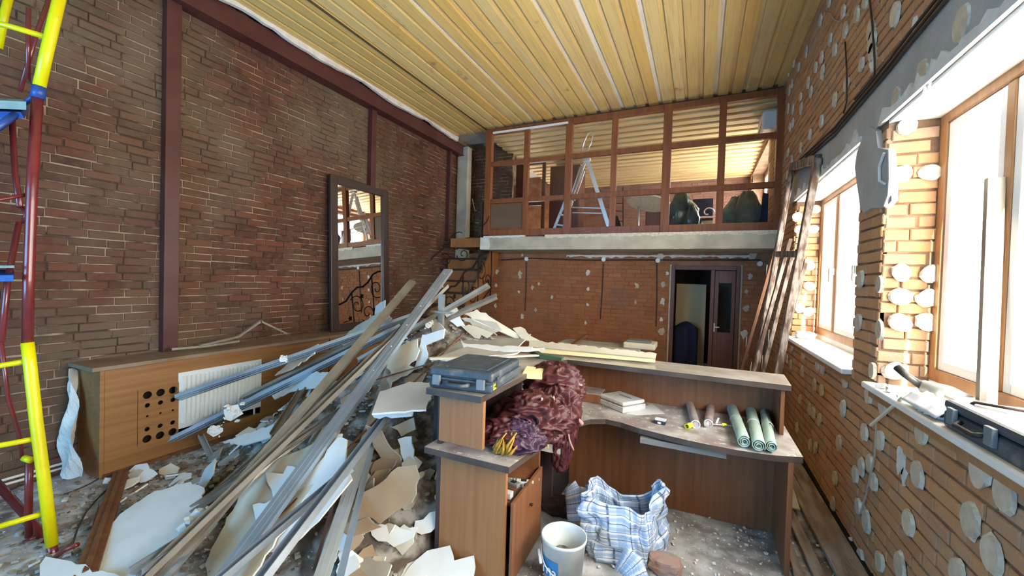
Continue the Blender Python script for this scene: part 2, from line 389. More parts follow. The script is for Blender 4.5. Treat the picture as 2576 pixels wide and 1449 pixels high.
# ------------------------------------------------------------------ setting: brick walls
XL, XR, YB, ZC = -5.0, 1.04, 7.9, 4.78
def brickwall(parent, mat_b, O, U, W, umax, zmax, holes=(), n_single=300, name='brick', row=.0765, ln=.255, seed=1, proud=.010, gap=.011, skip=.0):
    """bricks on the face through O with axes U (along) and z; W = outward normal. The largest in view are objects, the rest one part"""
    rg = random.Random(seed); O = V(O); U = V(U); W = V(W); Z = V((0,0,1))
    items = []
    nrow = int(zmax/row)
    for r in range(nrow):
        z0 = r*row; u = -rg.random()*ln
        while u < umax:
            l = ln*rg.choice((1,1,1,1,.52,.78)) if rg.random() < .5 else ln
            a, b = max(u, 0), min(u+l-gap, umax); u += l
            segs = [(a, b)]
            for (h0, h1, k0, k1) in holes:
                if z0+row-gap > k0+.01 and z0 < k1-.01:
                    ns = []
                    for (s0, s1) in segs:
                        if s1 <= h0 or s0 >= h1: ns.append((s0, s1)); continue
                        if s0 < h0: ns.append((s0, h0))
                        if s1 > h1: ns.append((h1, s1))
                    segs = ns
            for (s0, s1) in segs:
                if s1-s0 < .035 or rg.random() < skip: continue
                p = O + U*((s0+s1)/2) + Z*(z0+row/2)
                q = project(p)
                vis = q is not None and -20 < q[0] < 2596 and -20 < q[1] < 1469
                sc = ((s1-s0)*row*abs((p-EYE).normalized().dot(W))/(q[2]**2)) if vis else 0
                items.append((sc, s0, s1, z0, rg.uniform(-.004, .005), rg.uniform(-.004,.004), rg.uniform(-.003,.003)))
    items.sort(key=lambda t: -t[0])
    def frustum(mb, s0, s1, z0, dp, tw, tz):
        g = gap/2; z1 = z0+row-gap+tz; z0 = z0+tz; e = .005; d = proud+dp
        P = lambda u, z, w: O + U*u + Z*z + W*w
        c = [P(s0,z0,-.02),P(s1,z0+tw,-.02),P(s1,z1+tw,-.02),P(s0,z1,-.02)]
        k = [P(s0,z0+e*.3,d-.005),P(s1,z0+e*.3+tw,d-.005),P(s1,z1+tw,d-.005),P(s0,z1,d-.005)]
        t = [P(s0+e,z0+e,d),P(s1-e,z0+e+tw,d),P(s1-e,z1-e+tw,d),P(s0+e,z1-e,d)]
        fs = []
        for base in (0, 4):
            for i in range(4):
                j = (i+1) % 4; fs.append((base+i, base+j, base+4+j, base+4+i))
        fs.append((8,9,10,11))
        mb.add(c+k+t, fs)
    cnt = 0; shared = {}
    rest = MB()
    for sc, s0, s1, z0, dp, tw, tz in items:
        if cnt < n_single and sc > 0:
            L_ = round((s1-s0)/.02)*.02 if (s1-s0) < ln-gap-.01 else ln-gap
            key = (round(L_, 3), cnt % 3)
            if key not in shared:
                mb = MB(); h = L_/2
                frustum(mb, -h, h, -(row-gap)/2, dp, tw, 0)
                me = bpy.data.meshes.new(name)
                me.from_pydata([v-O for v in mb.v], [], mb.f); me.materials.append(mat_b); shared[key] = me
            c = O + U*((s0+s1)/2) + Z*(z0+(row-gap)/2+tz)
            inst(name, shared[key], c, parent, scale=None)
            cnt += 1
        else:
            frustum(rest, s0, s1, z0, dp, tw, tz)
    if rest.v:
        o = obj(name + 'work', rest, mat_b, parent, kind='stuff')

def wall_boxes(mb, axis, c0, c1, u0, u1, z1, holes, z0=0):
    """solid wall with rectangular holes: axis 'x' = plane of constant x (u is y)"""
    us = sorted({u0, u1, *[h[0] for h in holes], *[h[1] for h in holes]})
    zs = sorted({z0, z1, *[h[2] for h in holes], *[h[3] for h in holes]})
    for a, b in zip(us, us[1:]):
        if b <= u0 or a >= u1: continue
        for c, d in zip(zs, zs[1:]):
            if d <= z0 or c >= z1: continue
            m = ((a+b)/2, (c+d)/2)
            if any(h[0] < m[0] < h[1] and h[2] < m[1] < h[3] for h in holes): continue
            if axis == 'x': mb.bb(c0, c1, a, b, c, d)
            else: mb.bb(a, b, c0, c1, c, d)

YF = -2.6    # wall behind the camera
# left wall
mb = MB(); mb.bb(XL-.3, XL, YF, 12.0, 0, 5.2)
wl = obj('wall_left', mb, M['mortar_left'], kind='structure', label='long dark red brick wall behind the steel columns')
brickwall(wl, M['brick_left'], (XL, -.6, .0), (0,1,0), (1,0,0), 8.5, 4.85, seed=3, proud=.011, gap=.009)
# right wall with two windows below and one on the upper level
H1 = (-.6, 3.31, 1.17, 2.87); H2 = (3.75, 5.97, 1.17, 2.87); H3 = (8.5, 11.2, 2.95, 4.45)
mb = MB(); wall_boxes(mb, 'x', XR, XR+.42, YF, 12.0, 5.2, [H1, H2, H3])
wr = obj('wall_right', mb, M['mortar_right'], kind='structure', label='orange brick wall with two windows and round adhesive dabs')
OFF = 1.0
brickwall(wr, M['brick_right'], (XR, OFF, 0), (0,1,0), (-1,0,0), 11.5-OFF, 4.85,
          holes=[(0, H1[1]-OFF, 1.17, 3.20), (H2[0]-OFF-.0, H2[1]-OFF, 1.17, 3.0), (H1[1]-OFF-.01, H2[0]-OFF, 2.9, 3.2), (0, 5.2, 2.87, 3.15), (H3[0]-OFF, H3[1]-OFF, 2.95, 4.45)], seed=5)
brickwall(wr, M['brick_right'], (XR, 3.31, 1.2), (1,0,0), (0,-1,0), .24, 1.66, n_single=80, seed=6, ln=.255)
brickwall(wr, M['brick_right'], (XR, 5.97, 1.2), (1,0,0), (0,-1,0), .24, 1.66, n_single=60, seed=8)
# concrete lintel band over the windows
mb = MB(); mb.bb(XR-.018, XR+.02, 1.0, 6.25, 2.87, 3.19)
obj('concrete_lintel', mb, M['concrete_blue'], wr)
mb = MB()
def ragged(mbx, x, pts, t, m=0): mbx.prism([V((x, p[0], p[1])) for p in pts], (t, 0, 0), m)
pl = []
rg = random.Random(4)
yy = 1.0
lower = []; 
while yy < 3.4: lower.append((yy, 2.90 + rg.uniform(0, .07)*(1 if rg.random()<.6 else .4))); yy += rg.uniform(.03, .09)
ragged(mb, XR-.03, [(1.0, 2.865)] + lower + [(3.4, 2.865)], .02)
yy = 3.72; lower = []
while yy < 6.0: lower.append((yy, 2.90 + rg.uniform(0, .10)*(1 if rg.random()<.6 else .3))); yy += rg.uniform(.04, .1)
ragged(mb, XR-.03, [(3.72, 2.865)] + lower + [(6.0, 2.865)], .02)
obj('plaster_remnant', mb, M['plaster'], wr)
# grey plaster plate on the pier
mb = MB(); mb.prism([pt(a, b, x=XR-.035) for a, b in ((2168,350),(2188,318),(2203,330),(2208,372),(2238,378),(2241,440),(2243,505),(2226,523),(2190,523),(2172,536),(2163,520),(2150,420),(2155,385))], (.03, 0, 0))
obj('plaster_plate', mb, M['concrete_blue'], wr)
mb = MB(); mb.tube([pt(a, b, x=XR-.04) for a, b in ((2240,375),(2241,450),(2238,490),(2228,518))], .012, 6)
mb.tube([pt(a, b, x=XR-.045) for a, b in ((2224,385),(2212,420),(2213,455),(2226,462))], .008, 6)
obj('plaster_bead', mb, M['plaster'], wr)
# round adhesive dabs
d6 = [(385,105),(505,60),(575,75),(515,155),(435,205),(460,260),(310,270),(600,335),(390,300),(360,350),(270,350),(395,375),(520,440),(235,435),(320,430),(335,480),
      (280,505),(460,520),(215,565),(240,570),(283,565),(225,660),(390,630),(330,700),(280,770),(215,795),(235,830),(210,915),(430,5),(620,0),(655,270),(785,510),(245,330),(218,375),(222,470),(240,640)]
d7 = [(220,330),(275,370),(345,420),(370,435),(270,455),(480,500),(330,520),(365,545),(595,570),(260,590),(470,635),(325,655),(355,690),(575,750),(650,790),(245,725),
      (450,805),(310,810),(335,825),(560,920),(530,955),(620,990),(430,975),(420,1100),(650,250),(545,215),(650,30),(555,5),(615,450),(215,420),(195,390),(545,1110),(505,1300),(305,640),(600,900),(650,1380)]
dbig = [(855,750),(835,955),(1140,945),(1265,1050),(585,1185),(790,1190),(1095,1180),(750,1400),(1200,1345),(1030,1440),(555,1360),(665,620)]
upbig = [(2255,35),(2196,105),(2193,75),(2325,185),(2425,60)]
def dab(c, n, r, rg):
    n = V(n); u = n.orthogonal().normalized(); w = n.cross(u)
    mb = MB(); K = 14; out = []; inn = []
    ph = rg.random()*6
    for k in range(K):
        a = 2*PI*k/K
        rr = r*(1+.10*math.sin(2*a+ph)+rg.uniform(-.09,.10))
        out.append(c + (u*math.cos(a)+w*math.sin(a))*rr)
        inn.append(c + n*.015 + (u*math.cos(a)+w*math.sin(a))*(r*.90*(1+rg.uniform(-.02,.02))) )
    mb.add(out+inn, [(k, (k+1) % K, K+(k+1) % K, K+k) for k in range(K)], 1)
    mb.add(inn, [tuple(range(K))], 0)
    return mb
rg = random.Random(9)
dabs = [(1880+a/2.0704, b/2.07, .052) for a, b in d6] + [(1880+a/1.934, 700+b/1.934, .05) for a, b in d7] + [(1880+a/1.934, 700+b/1.934, .056) for a, b in dbig] + [(a, b, .065) for a, b in upbig]
for a, b, r in dabs:
    c = pt(a, b, x=XR-.012)
    r2 = min(r*rg.uniform(.9, 1.12), .08)
    mbd = dab(c, (-1,0,0), r2, rg)
    for v in mbd.v: v.z = c.z + (v.z-c.z)*1.22
    obj('adhesive_dab', mbd, [M['dab'], M['dab_edge']], wr)
for a, b in [(745,90),(880,95),(740,215),(875,215),(715,450)]:
    obj('adhesive_dab', dab(pt(1880+a/1.934, 700+b/1.934, y=3.29), (0,-1,0), .058, rg), [M['dab_edge'], M['dab_edge']], wr)
for a, b in [(805,905),(955,900),(800,1420),(955,1425),(830,660)]:
    obj('adhesive_dab', dab(pt(1880+a/2.0704, b/2.07, y=3.29), (0,-1,0), .052, rg), [M['dab_edge'], M['dab_edge']], wr)
for a, b in [(60,465),(80,540),(155,540),(135,755),(135,880),(75,1010),(130,1030),(170,420)]:
    obj('adhesive_dab', dab(pt(1980+a/2.375, 350+b/2.375, y=5.95), (0,-1,0), .058, rg), [M['dab_edge'], M['dab_edge']], wr)
# ragged plaster patches on the right wall
for a, b, s in [(2263,1155,.09),(2272,1195,.05),(2196,150,.11),(2300,60,.05),(2330,190,.08),(2262,470,.0),(2425,80,.10),(2170,1280,.05),(2150,1400,.06),(2195,85,.09)]:
    if not s: continue
    c = pt(a, b, x=XR-.014); K = 13
    obj('plaster_patch', MB().prism([c+V((0, math.cos(2*PI*k/K)*s*rg.uniform(.35,.7), math.sin(2*PI*k/K)*s*rg.uniform(.5,1.25))) for k in range(K)], (.012,0,0)), M['plaster'], wr)
# cables on the right wall
for k, (dx, dz) in enumerate(((0,0),(0,.035),(0,-.035))):
    pts = [pt(a, b, x=XR-.03) + V((0,0,dz)) for a, b in ((1985,440),(2010,410),(2100,330),(2145,275),(2240,160),(2290,95),(2363,5),(2400,-40))]
    obj('wall_cable', MB().tube(pts, .009, 6), M['cable'], wr, smooth=True)
for pts in (((2188,0),(2194,60),(2200,150),(2200,190),(2150,250)), ((2126,105),(2130,180),(2130,255),(2122,285))):
    obj('wall_cable', MB().tube([pt(a, b, x=XR-.03) for a, b in pts], .006, 6), M['cable'], wr, smooth=True)
obj('wall_cable', MB().tube([pt(a, b, x=XR-.04) for a, b in ((2075,28),(2090,35),(2098,50),(2115,55),(2125,42),(2135,36))], .005, 6), M['pale_cable'], wr, smooth=True)
obj('wall_cable', MB().tube([pt(a, b, x=XR-.03) for a, b in ((2165,1290),(2180,1240),(2200,1150),(2205,1060))], .005, 6), M['pale_cable'], wr)

# windows
def window(nm, y0, y1, z0, z1, muls, rails=()):
    muls = sorted(muls)
    w = thing(nm, (1.31, (y0+y1)/2, z0), kind='structure')
    x0, x1 = 1.28, 1.36
    fw = .075
    for (a, b, c, d) in ((y0, y0+fw, z0, z1), (y1-fw, y1, z0, z1), (y0+fw, y1-fw, z0, z0+fw), (y0+fw, y1-fw, z1-fw, z1)):
        obj('window_frame', MB().bb(x0, x1, a, b, c, d), M['pvc_wood'], w, bevel=.006)
    ys = [y0+fw] + [v for m_ in muls for v in (m_-.03, m_+.03)] + [y1-fw]
    for m_ in muls: obj('mullion', MB().bb(x0+.005, x1, m_-.03, m_+.03, z0+fw, z1-fw), M['pvc_wood'], w, bevel=.006)
    for i in range(0, len(ys), 2):
        a, b = ys[i], ys[i+1]; c, d = z0+fw, z1-fw; s = .055
        sash = obj('sash', MB().bb(x0+.012,x1-.01,a,a+s,c,d).bb(x0+.012,x1-.01,b-s,b,c,d).bb(x0+.012,x1-.01,a+s,b-s,c,c+s).bb(x0+.012,x1-.01,a+s,b-s,d-s,d), M['white_paint'], w, bevel=.005)
        obj('glass_pane', MB().bb(x0+.035,x0+.04,a+s,b-s,c+s,d-s), M['window_glass'], sash)
    for m_ in muls:
        obj('window_handle', MB().bb(x0-.03, x0+.005, m_-.012, m_+.012, 1.95, 2.02).bb(x0-.045, x0-.03, m_-.012, m_+.012, 1.88, 2.02), M['grey_p'], w, bevel=.004)
    return w
window('window_1', H1[0], H1[1], 1.27, 2.87, (2.70, 1.75, .8))
window('window_2', H2[0], H2[1], 1.27, 2.87, (5.33, 4.6))
window('window_3', H3[0], H3[1], 2.95, 4.45, (9.4, 10.3))
obj('trim_1', MB().bb(XR-.0, 1.30, H1[0], H1[1], 2.85, 2.869).bb(XR, 1.30, H2[0], H2[1], 2.85, 2.869), M['reveal'], kind='structure', label='white plastered window head reveals')
for nm, h in (('windowsill_1', H1), ('windowsill_2', H2)):
    obj(nm, MB().bb(XR-.07, 1.30, h[0], h[1]+.03, 1.175, 1.215), [M['reveal']], kind='structure', bevel=.01, label='white dusty window sill board')
    obj('sill_nosing', MB().bb(XR-.03, XR+.0, h[0], h[1]+.03, 1.12, 1.172), M['pvc_wood'], bpy.data.objects[nm])
obj('windowsill_base', MB().bb(1.285, 1.46, H1[0], H1[1], 1.17, 1.27).bb(1.285, 1.46, H2[0], H2[1], 1.17, 1.27), M['reveal'], kind='structure')

# lower back wall with a door opening, walls of the stair corner and the upper room
HD = (-.47, .62, 0, 2.14)
mb = MB(); wall_boxes(mb, 'y', YB, YB+.3, XL, XR, 2.36, [HD])
wb = obj('wall_back', mb, M['mortar_back'], kind='structure', label='orange brick wall under the mezzanine slab')
brickwall(wb, M['brick_back'], (-4.45, YB, 0), (1,0,0), (0,-1,0), 5.48, 2.36, holes=[(HD[0]+4.45-.03, HD[1]+4.45+.03, 0, 2.19), (3.0+4.45, 9, 0, 1)], seed=11, gap=.010, proud=.007)
mb = MB(); mb.bb(XL, -3.85, 8.2, 8.4, 2.36, 4.9)
wsb = obj('wall_stairwell', mb, M['mortar_left'], kind='structure')
brickwall(wsb, M['brick_left'], (XL, 8.2, 2.4), (1,0,0), (0,-1,0), 1.15, 2.4, n_single=40, seed=12)
mb = MB(); mb.bb(XL-.1, XR+.3, 11.5, 11.8, 2.5, 5.2)
wu = obj('wall_upper', mb, M['mortar_back'], kind='structure', label='brick end wall of the upper room behind the glazed partition')
brickwall(wu, M['brick_upper'], (-3.9, 11.5, 2.6), (1,0,0), (0,-1,0), 4.9, 2.1, n_single=150, seed=13)
rg = random.Random(21)
zs5 = 3.067
for a, b, s in [(270,130,.09),(470,120,.06),(275,255,.07),(455,270,.07),(445,410,.04),(455,300,.05),(270,360,.06),(265,520,.06),(470,600,.08),(980,265,.07),(980,390,.05),(975,510,.05),
                (1355,365,.07),(1345,490,.045),(1560,350,.07),(1555,490,.08),(1545,625,.06),(1545,720,.09),(1590,270,.05),(2230,290,.07),(2200,410,.06),(2200,540,.09),(2180,740,.10),(2200,910,.06),
                (1540,140,.10),(2250,140,.11),(575,550,.06),(550,375,.06),(960,650,.04),(600,350,.05),(2400,180,.07),(2390,270,.08),(700,450,.05)]:
    c = pt(1160+a/zs5, 600+b/zs5, y=YB-.012); K = 12
    obj('plaster_patch', MB().prism([c+V((math.cos(2*PI*k/K)*s*rg.uniform(.3,.75), 0, math.sin(2*PI*k/K)*s*rg.uniform(.4,1.1))) for k in range(K)], (0,.010,0)), M['plaster'] if rg.random() < .45 else M['dab'], wb)
# torn plaster strip below the slab
pts_t = []; pts_b = []
xx = -2.45
while xx < .75:
    pts_t.append((xx, 2.335-rg.uniform(0,.012))); pts_b.append((xx, 2.285+rg.uniform(-.02,.03))); xx += rg.uniform(.03,.09)
obj('plaster_strip', MB().prism([V((a, YB-.02, b)) for a, b in pts_t]+[V((a, YB-.02, b)) for a, b in pts_b[::-1]], (0,.02,0)), M['plaster'], wb)
obj('wall_cable', MB().tube([(-3.9,YB-.03,2.22),(-3.2,YB-.04,2.26),(-2.0,YB-.03,2.23),(-1.0,YB-.04,2.24),(-.4,YB-.03,2.24),(.9,YB-.04,2.25)], .014, 6), M['cable'], wb)
for a, b, c2, d2 in ((505,180,495,560),(1100,185,1075,620),(1512,190,1505,680)):
    obj('wall_cable', MB().tube([pt(1160+a/zs5, 600+b/zs5, y=YB-.02), pt(1160+(a+c2)/2/zs5+1, 600+(b+d2)/2/zs5, y=YB-.02), pt(1160+c2/zs5, 600+d2/zs5, y=YB-.02)], .010, 6), M['cable'], wb)
for a, b in ((505,158),(1100,162),(1518,170),(2305,195),(1930,150)):
    if a == 1930: continue
    c = pt(1160+a/zs5, 600+b/zs5, y=YB-.03)
    obj('junction_box', MB().lathe(c, [(0,-.025),(.038,-.025),(.042,-.02),(.042,.03)], 18, (0,1,0)), M['white_paint'], wb, smooth=False)
# room behind the door
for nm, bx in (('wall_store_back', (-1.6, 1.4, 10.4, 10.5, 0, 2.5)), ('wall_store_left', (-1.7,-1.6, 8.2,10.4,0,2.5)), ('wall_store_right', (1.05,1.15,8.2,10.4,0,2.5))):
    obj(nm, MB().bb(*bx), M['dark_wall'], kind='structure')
# walls behind and around the camera
mb = MB(); wall_boxes(mb, 'y', YF-.1, YF, XL, XR, 4.9, [(-4.6, -2.0, .6, 3.0)])
obj('glass_pane', MB().bb(-4.6, -2.0, YF-.06, YF-.05, .6, 3.0), glassmat('added blue light filter', (.36,.70,1.0), .05), kind='structure')  # unseen pane added to turn the light on the left foreground blue
obj('added_sun_blocker', MB().bb(-5.2, 1.6, -8.2, -2.75, 3.3, 3.45), M['back_room'], kind='structure')  # unseen roof added outside to keep direct sun off the heap
obj('wall_front', mb, M['back_room'], kind='structure')
# floor
def gridfloor():
    mb = MB(); nx, ny = 60, 130
    def fn(u, v):
        x = XL-.3+u*(XR+.8-XL); y = YF-.2+v*(10.8-YF)
        return (x, y, -.006+.006*noise.noise(V((x*3, y*3, 0))))
    mb.grid(fn, nx, ny); return mb
obj('floor', gridfloor(), M['floor'], kind='structure', smooth=True, label='grey floor covered in plaster dust')

# steel frame of the left wall
def ibeam(a, b, w, h, t=.012, up=None):
    m = MB(); m.bar(a, b, w, t, 0, 0, up, (0, h/2)); m.bar(a, b, w, t, 0, 0, up, (0, -h/2)); m.bar(a, b, t*.8, h, 0, 0, up); return m
for (y, zb) in ((2.32, 0), (5.10, 0), (7.35, 2.6)):
    w = .13 if y < 5 else (.11 if y < 6 else .05)
    o = obj('pillar', MB().bb(XL+.012, XL+.10, y-w/2, y+w/2, zb, 4.5), M['steel_red'], kind='structure', bevel=.004, label='dark red steel column on the left brick wall')
obj('beam', MB().bb(XL+.01, XL+.16, -1, 8.15, 4.50, 4.74), M['steel_red'], kind='structure', bevel=.004, label='dark red steel beam along the top of the left brick wall')
obj('beam_flange', MB().bb(XL+.155, XL+.19, -1, 8.15, 4.50, 4.515), M['steel_red'], bpy.data.objects['beam'])
rg = random.Random(31); top = []; yy = -.8
while yy < 7.4: top.append((yy, 4.76-abs(.05*math.sin(yy*1.9+.5))-rg.uniform(0,.02))); yy += .12
obj('foam_edge', MB().prism([V((XL+.2, a, b)) for a, b in top] + [V((XL+.2, 7.4, 4.80)), V((XL+.2, -.8, 4.80))], (.05,0,0)), M['plaster'], bpy.data.objects['beam'])
# stairwell concrete column
obj('pillar', MB().bb(-4.98, -4.72, 7.72, 7.9, 0, 4.7), M['concrete'], kind='structure', bevel=.01, label='rough grey concrete column in the stair corner')

# ------------------------------------------------------------------ ceiling planks
ce = thing('ceiling', (0, 3, ZC+.06), kind='structure', label='raw pine plank ceiling')
obj('roof_sheet', MB().bb(XL-.3, XR+.4, YF-.2, 12.0, ZC+.14, ZC+.2), M['plaster'], ce)
rg = random.Random(17)
pm = {}
x = -3.92; k = 0
Y0, Y1 = -1.2, 7.16
while x < XR+.02:
    w = rg.uniform(.125, .155)
    key = ('a', round(w*100))
    if key not in pm:
        m_ = MB().bb(-w/2, w/2, Y0-3, Y1-3, 0, .025); me = bpy.data.meshes.new('plank'); me.from_pydata(m_.v, [], m_.f); me.materials.append(M['pine']); pm[key] = me
    inst('plank', pm[key], (x+w/2, 3+rg.uniform(-.02,.03), ZC+rg.uniform(-.004,.004)), ce)
    gap_ = rg.uniform(.05, .075)
    m_w = gap_+.05
    if ('b') not in pm:
        m_ = MB().bb(-.065, .065, Y0-3, Y1-3, 0, .025); me = bpy.data.meshes.new('plank'); me.from_pydata(m_.v, [], m_.f); me.materials.append(M['pine_pale']); pm['b'] = me
    inst('plank', pm['b'], (x+w+gap_/2, 3+rg.uniform(-.02,.02), ZC+.0295), ce)
    x += w+gap_; k += 1
x = -4.80
while x < -3.99:
    w = .135
    m_ = MB().bb(x, x+w, -1.2, 7.26+rg.uniform(-.04,.05), ZC+.0, ZC+.025); obj('plank', m_, M['pine'], ce)
    if x+w < -3.96: obj('plank', MB().bb(x+w-.03, x+w+.08, -1.2, 7.22, ZC+.027, ZC+.05), M['pine'], ce)
    x += w+.045
obj('ceiling_gap_line', MB().tube([(-3.955, 1.5, ZC-.012), (-3.955, 7.2, ZC-.012)], .010, 6), M['cable'], ce)  # dark tube drawn in for the dark gap beside the left planks
# upper room ceiling
cu = thing('ceiling_upper', (-1.4, 9.3, 4.6), kind='structure', label='pine plank ceiling of the upper room')
y = 7.22; pmu = None
while y < 11.5:
    z = 4.62 - (y-7.2)*.030
    m_ = MB().bb(-2.5, 2.5, 0, .14, 0, .025)
    if pmu is None:
        pmu = bpy.data.meshes.new('plank'); pmu.from_pydata(m_.v, [], m_.f); pmu.materials.append(M['pine_up'])
    inst('plank', pmu, (-1.45, y, z + (.025 if k % 2 else 0)), cu); k += 1
    y += .128
# slab
sl = obj('mezzanine_slab', MB().bb(-3.86, XR, 6.88, 11.5, 2.36, 2.60), M['concrete'], kind='structure', bevel=.01, label='grey concrete mezzanine slab edge')
rg = random.Random(5)
xs = -2.55; up = []
while xs < 1.0: up.append((xs, 2.585-rg.uniform(.0,.03))); xs += rg.uniform(.02,.08)
obj('foam_edge', MB().prism([V((-2.55,6.865,2.625))]+[V((a,6.865,b)) for a, b in up]+[V((1.02,6.865,2.625))], (0,.16,0)), M['dab_edge'], sl)
xs = -3.8; up = []
while xs < -2.95: up.append((xs, 2.60-rg.uniform(.0,.03))); xs += rg.uniform(.02,.08)
obj('foam_edge', MB().prism([V((-3.8,6.865,2.625))]+[V((a,6.865,b)) for a, b in up]+[V((-2.95,6.865,2.625))], (0,.1,0)), M['plaster'], sl)
obj('plaster_patch', MB().prism([V((-3.87,6.87,2.37)),V((-3.68,6.87,2.37)),V((-3.66,6.87,2.46)),V((-3.69,6.87,2.59)),V((-3.87,6.87,2.6))], (0,.02,0)), M['plaster'], sl)

# ------------------------------------------------------------------ glazed partition on the slab
gp = thing('partition', (-1.4, 7.05, 2.63), kind='structure', label='brown wooden glazed partition on the mezzanine slab')
Yp = 7.05; ZB, ZT = 2.63, 4.70
def wbar(n, x0, x1, z0, z1, dy=.04, par=None): return obj(n, MB().bb(x0, x1, Yp-dy, Yp+dy, z0, z1), M['partition_wood'], par or gp, bevel=.005)
posts = [(-3.88,-3.75),(-2.26,-2.14),(-.62,-.49),(.94,1.04)]
for a, b in posts: wbar('post', a, b, ZB, ZT, .05)
muls = [-3.02, -1.40, .235]
r1, r2 = 4.02, 3.30
for i in range(3):
    a, b = posts[i][1], posts[i+1][0]; m_ = muls[i]
    top_z = ZT-.09 if i else ZT-.19
    wbar('rail', a, b, ZB, ZB+.13); wbar('rail', a, b, ZT-.10, ZT)
    wbar('rail', a, b, r1-.035, r1+.05); wbar('rail', a, b, r2-.035, r2+.05)
    wbar('mullion', m_-.05, m_+.05, ZB+.13, ZT-.10, .036)
    for (u0, u1) in ((a, m_-.05), (m_+.05, b)):
        for (z0, z1) in ((ZB+.13, r2-.035), (r2+.05, r1-.035), (r1+.05, ZT-.10)):
            if i == 0 and u0 == a and z0 < 3: wbar('infill_panel', u0, u1, z0, z1, .012); continue
            obj('glass_pane', MB().bb(u0, u1, Yp-.003, Yp+.003, z0, z1), M['glass'], gp)
obj('infill_panel', MB().bb(-3.74, -3.08, Yp-.02, Yp-.013, 2.80, 3.24), M['panel_wood'], gp)
tl = obj('tube_light', MB().bb(-3.72, -2.22, Yp-.075, Yp-.045, 4.60, 4.635), M['white_paint'], bevel=.004, label='thin white strip light along the top of the left partition bay', cat='lamp')

# ------------------------------------------------------------------ door
d1 = thing('door_1', (.07, YB, 0), kind='structure', label='brown half glazed door in the lower back wall')
for bx in ((-.47,-.41,0,2.14),(.56,.62,0,2.14),(-.41,.56,2.07,2.14),(.17,.23,0,2.07)):
    obj('door_frame', MB().bb(bx[0],bx[1],YB-.05,YB+.12,bx[2],bx[3]), M['door_wood'], d1, bevel=.005)
lf = obj('door_leaf', MB().bb(.235,.30,YB,YB+.04,.01,2.06).bb(.50,.555,YB,YB+.04,.01,2.06).bb(.30,.50,YB,YB+.04,.01,1.0).bb(.30,.50,YB,YB+.04,1.85,2.06), M['door_wood'], d1, bevel=.004)
obj('glass_pane', MB().bb(.30,.50,YB+.018,YB+.022,1.0,1.85), M['glass'], lf)
obj('door_handle', MB().bb(.243,.26,YB-.012,YB,1.0,1.15).bb(.25,.33,YB-.05,YB-.035,1.08,1.095).bb(.25,.262,YB-.05,YB,1.08,1.095), M['alu'], lf)
for bx in ((-.50,-.47),(.62,.65)):
    obj('door_packing', MB().bb(bx[0],bx[1],YB-.025,YB+.0,0,2.16), M['dab'], d1)
c = thing('tall_cabinet', (-.15, 9.2, 0), 'beige tall cabinet standing in the room behind the door', 'cabinet')
obj('body', MB().bb(-.42,.12,8.7,9.2,0,1.82), M['beige_cab'], c, bevel=.004)
obj('door', MB().bb(-.415,.115,8.68,8.70,.02,1.80), M['beige_cab'], c, bevel=.003)
obj('knob', MB().lathe((.06,8.68,.95), [(0,-.03),(.014,-.026),(.012,0)], 10, (0,1,0)).lathe((.06,8.68,.90), [(0,-.02),(.012,-.018),(.012,0)], 10, (0,1,0)), M['alu'], c)
mb = MB(); mb.grid(lambda u, v: V((-.42+.42*u, 8.45-.05*math.sin(v*PI)-.03*math.sin(u*9), .25+.85*(1-v)*(.86+.14*math.sin(u*PI)))), 14, 8)
mb.grid(lambda u, v: V((-.40+.4*u, 8.45+.25*v, 1.1*(.86+.14*math.sin(u*PI)) - .04*v)), 14, 4)
obj('jacket', mb, M['navy'], smooth=True, solid=.01, label='dark navy cloth draped in front of the beige cabinet', cat='cloth')

# ------------------------------------------------------------------ steel-red things: radiator cabinet at the left wall
XC = -4.57
cb = thing('radiator_cabinet', (-4.78, 4.2, 0), 'long low oak veneer radiator cabinet along the left brick wall', 'cabinet')
obj('end_panel', MB().bb(XL+.03, XC+.0, 1.66, 1.69, 0, .93), M['cab_wood'], cb, bevel=.003)
HR = (1.92, 2.22, .19, .70); HO = (2.22, 3.06, .24, .80)
obj('front_panel', MB().bb(XC-.02, XC, 1.69, 5.6, .80, .93).bb(XC-.02,XC,1.69,5.6,0,.17), M['cab_wood'], cb)
obj('front_panel', MB().bb(XC-.02, XC+.002, 1.69, 1.915, .17, .80).bb(XC-.02,XC+.002,1.915,2.225,.70,.80).bb(XC-.02,XC+.002,1.915,2.225,.17,.19), M['cab_wood'], cb)
obj('front_panel', MB().bb(XC-.02, XC, 3.06, 5.6, .17, .80), M['cab_wood'], cb)
obj('plinth', MB().bb(XC-.0, XC+.03, 1.68, 5.6, 0, .035), M['brown_wood'], cb)
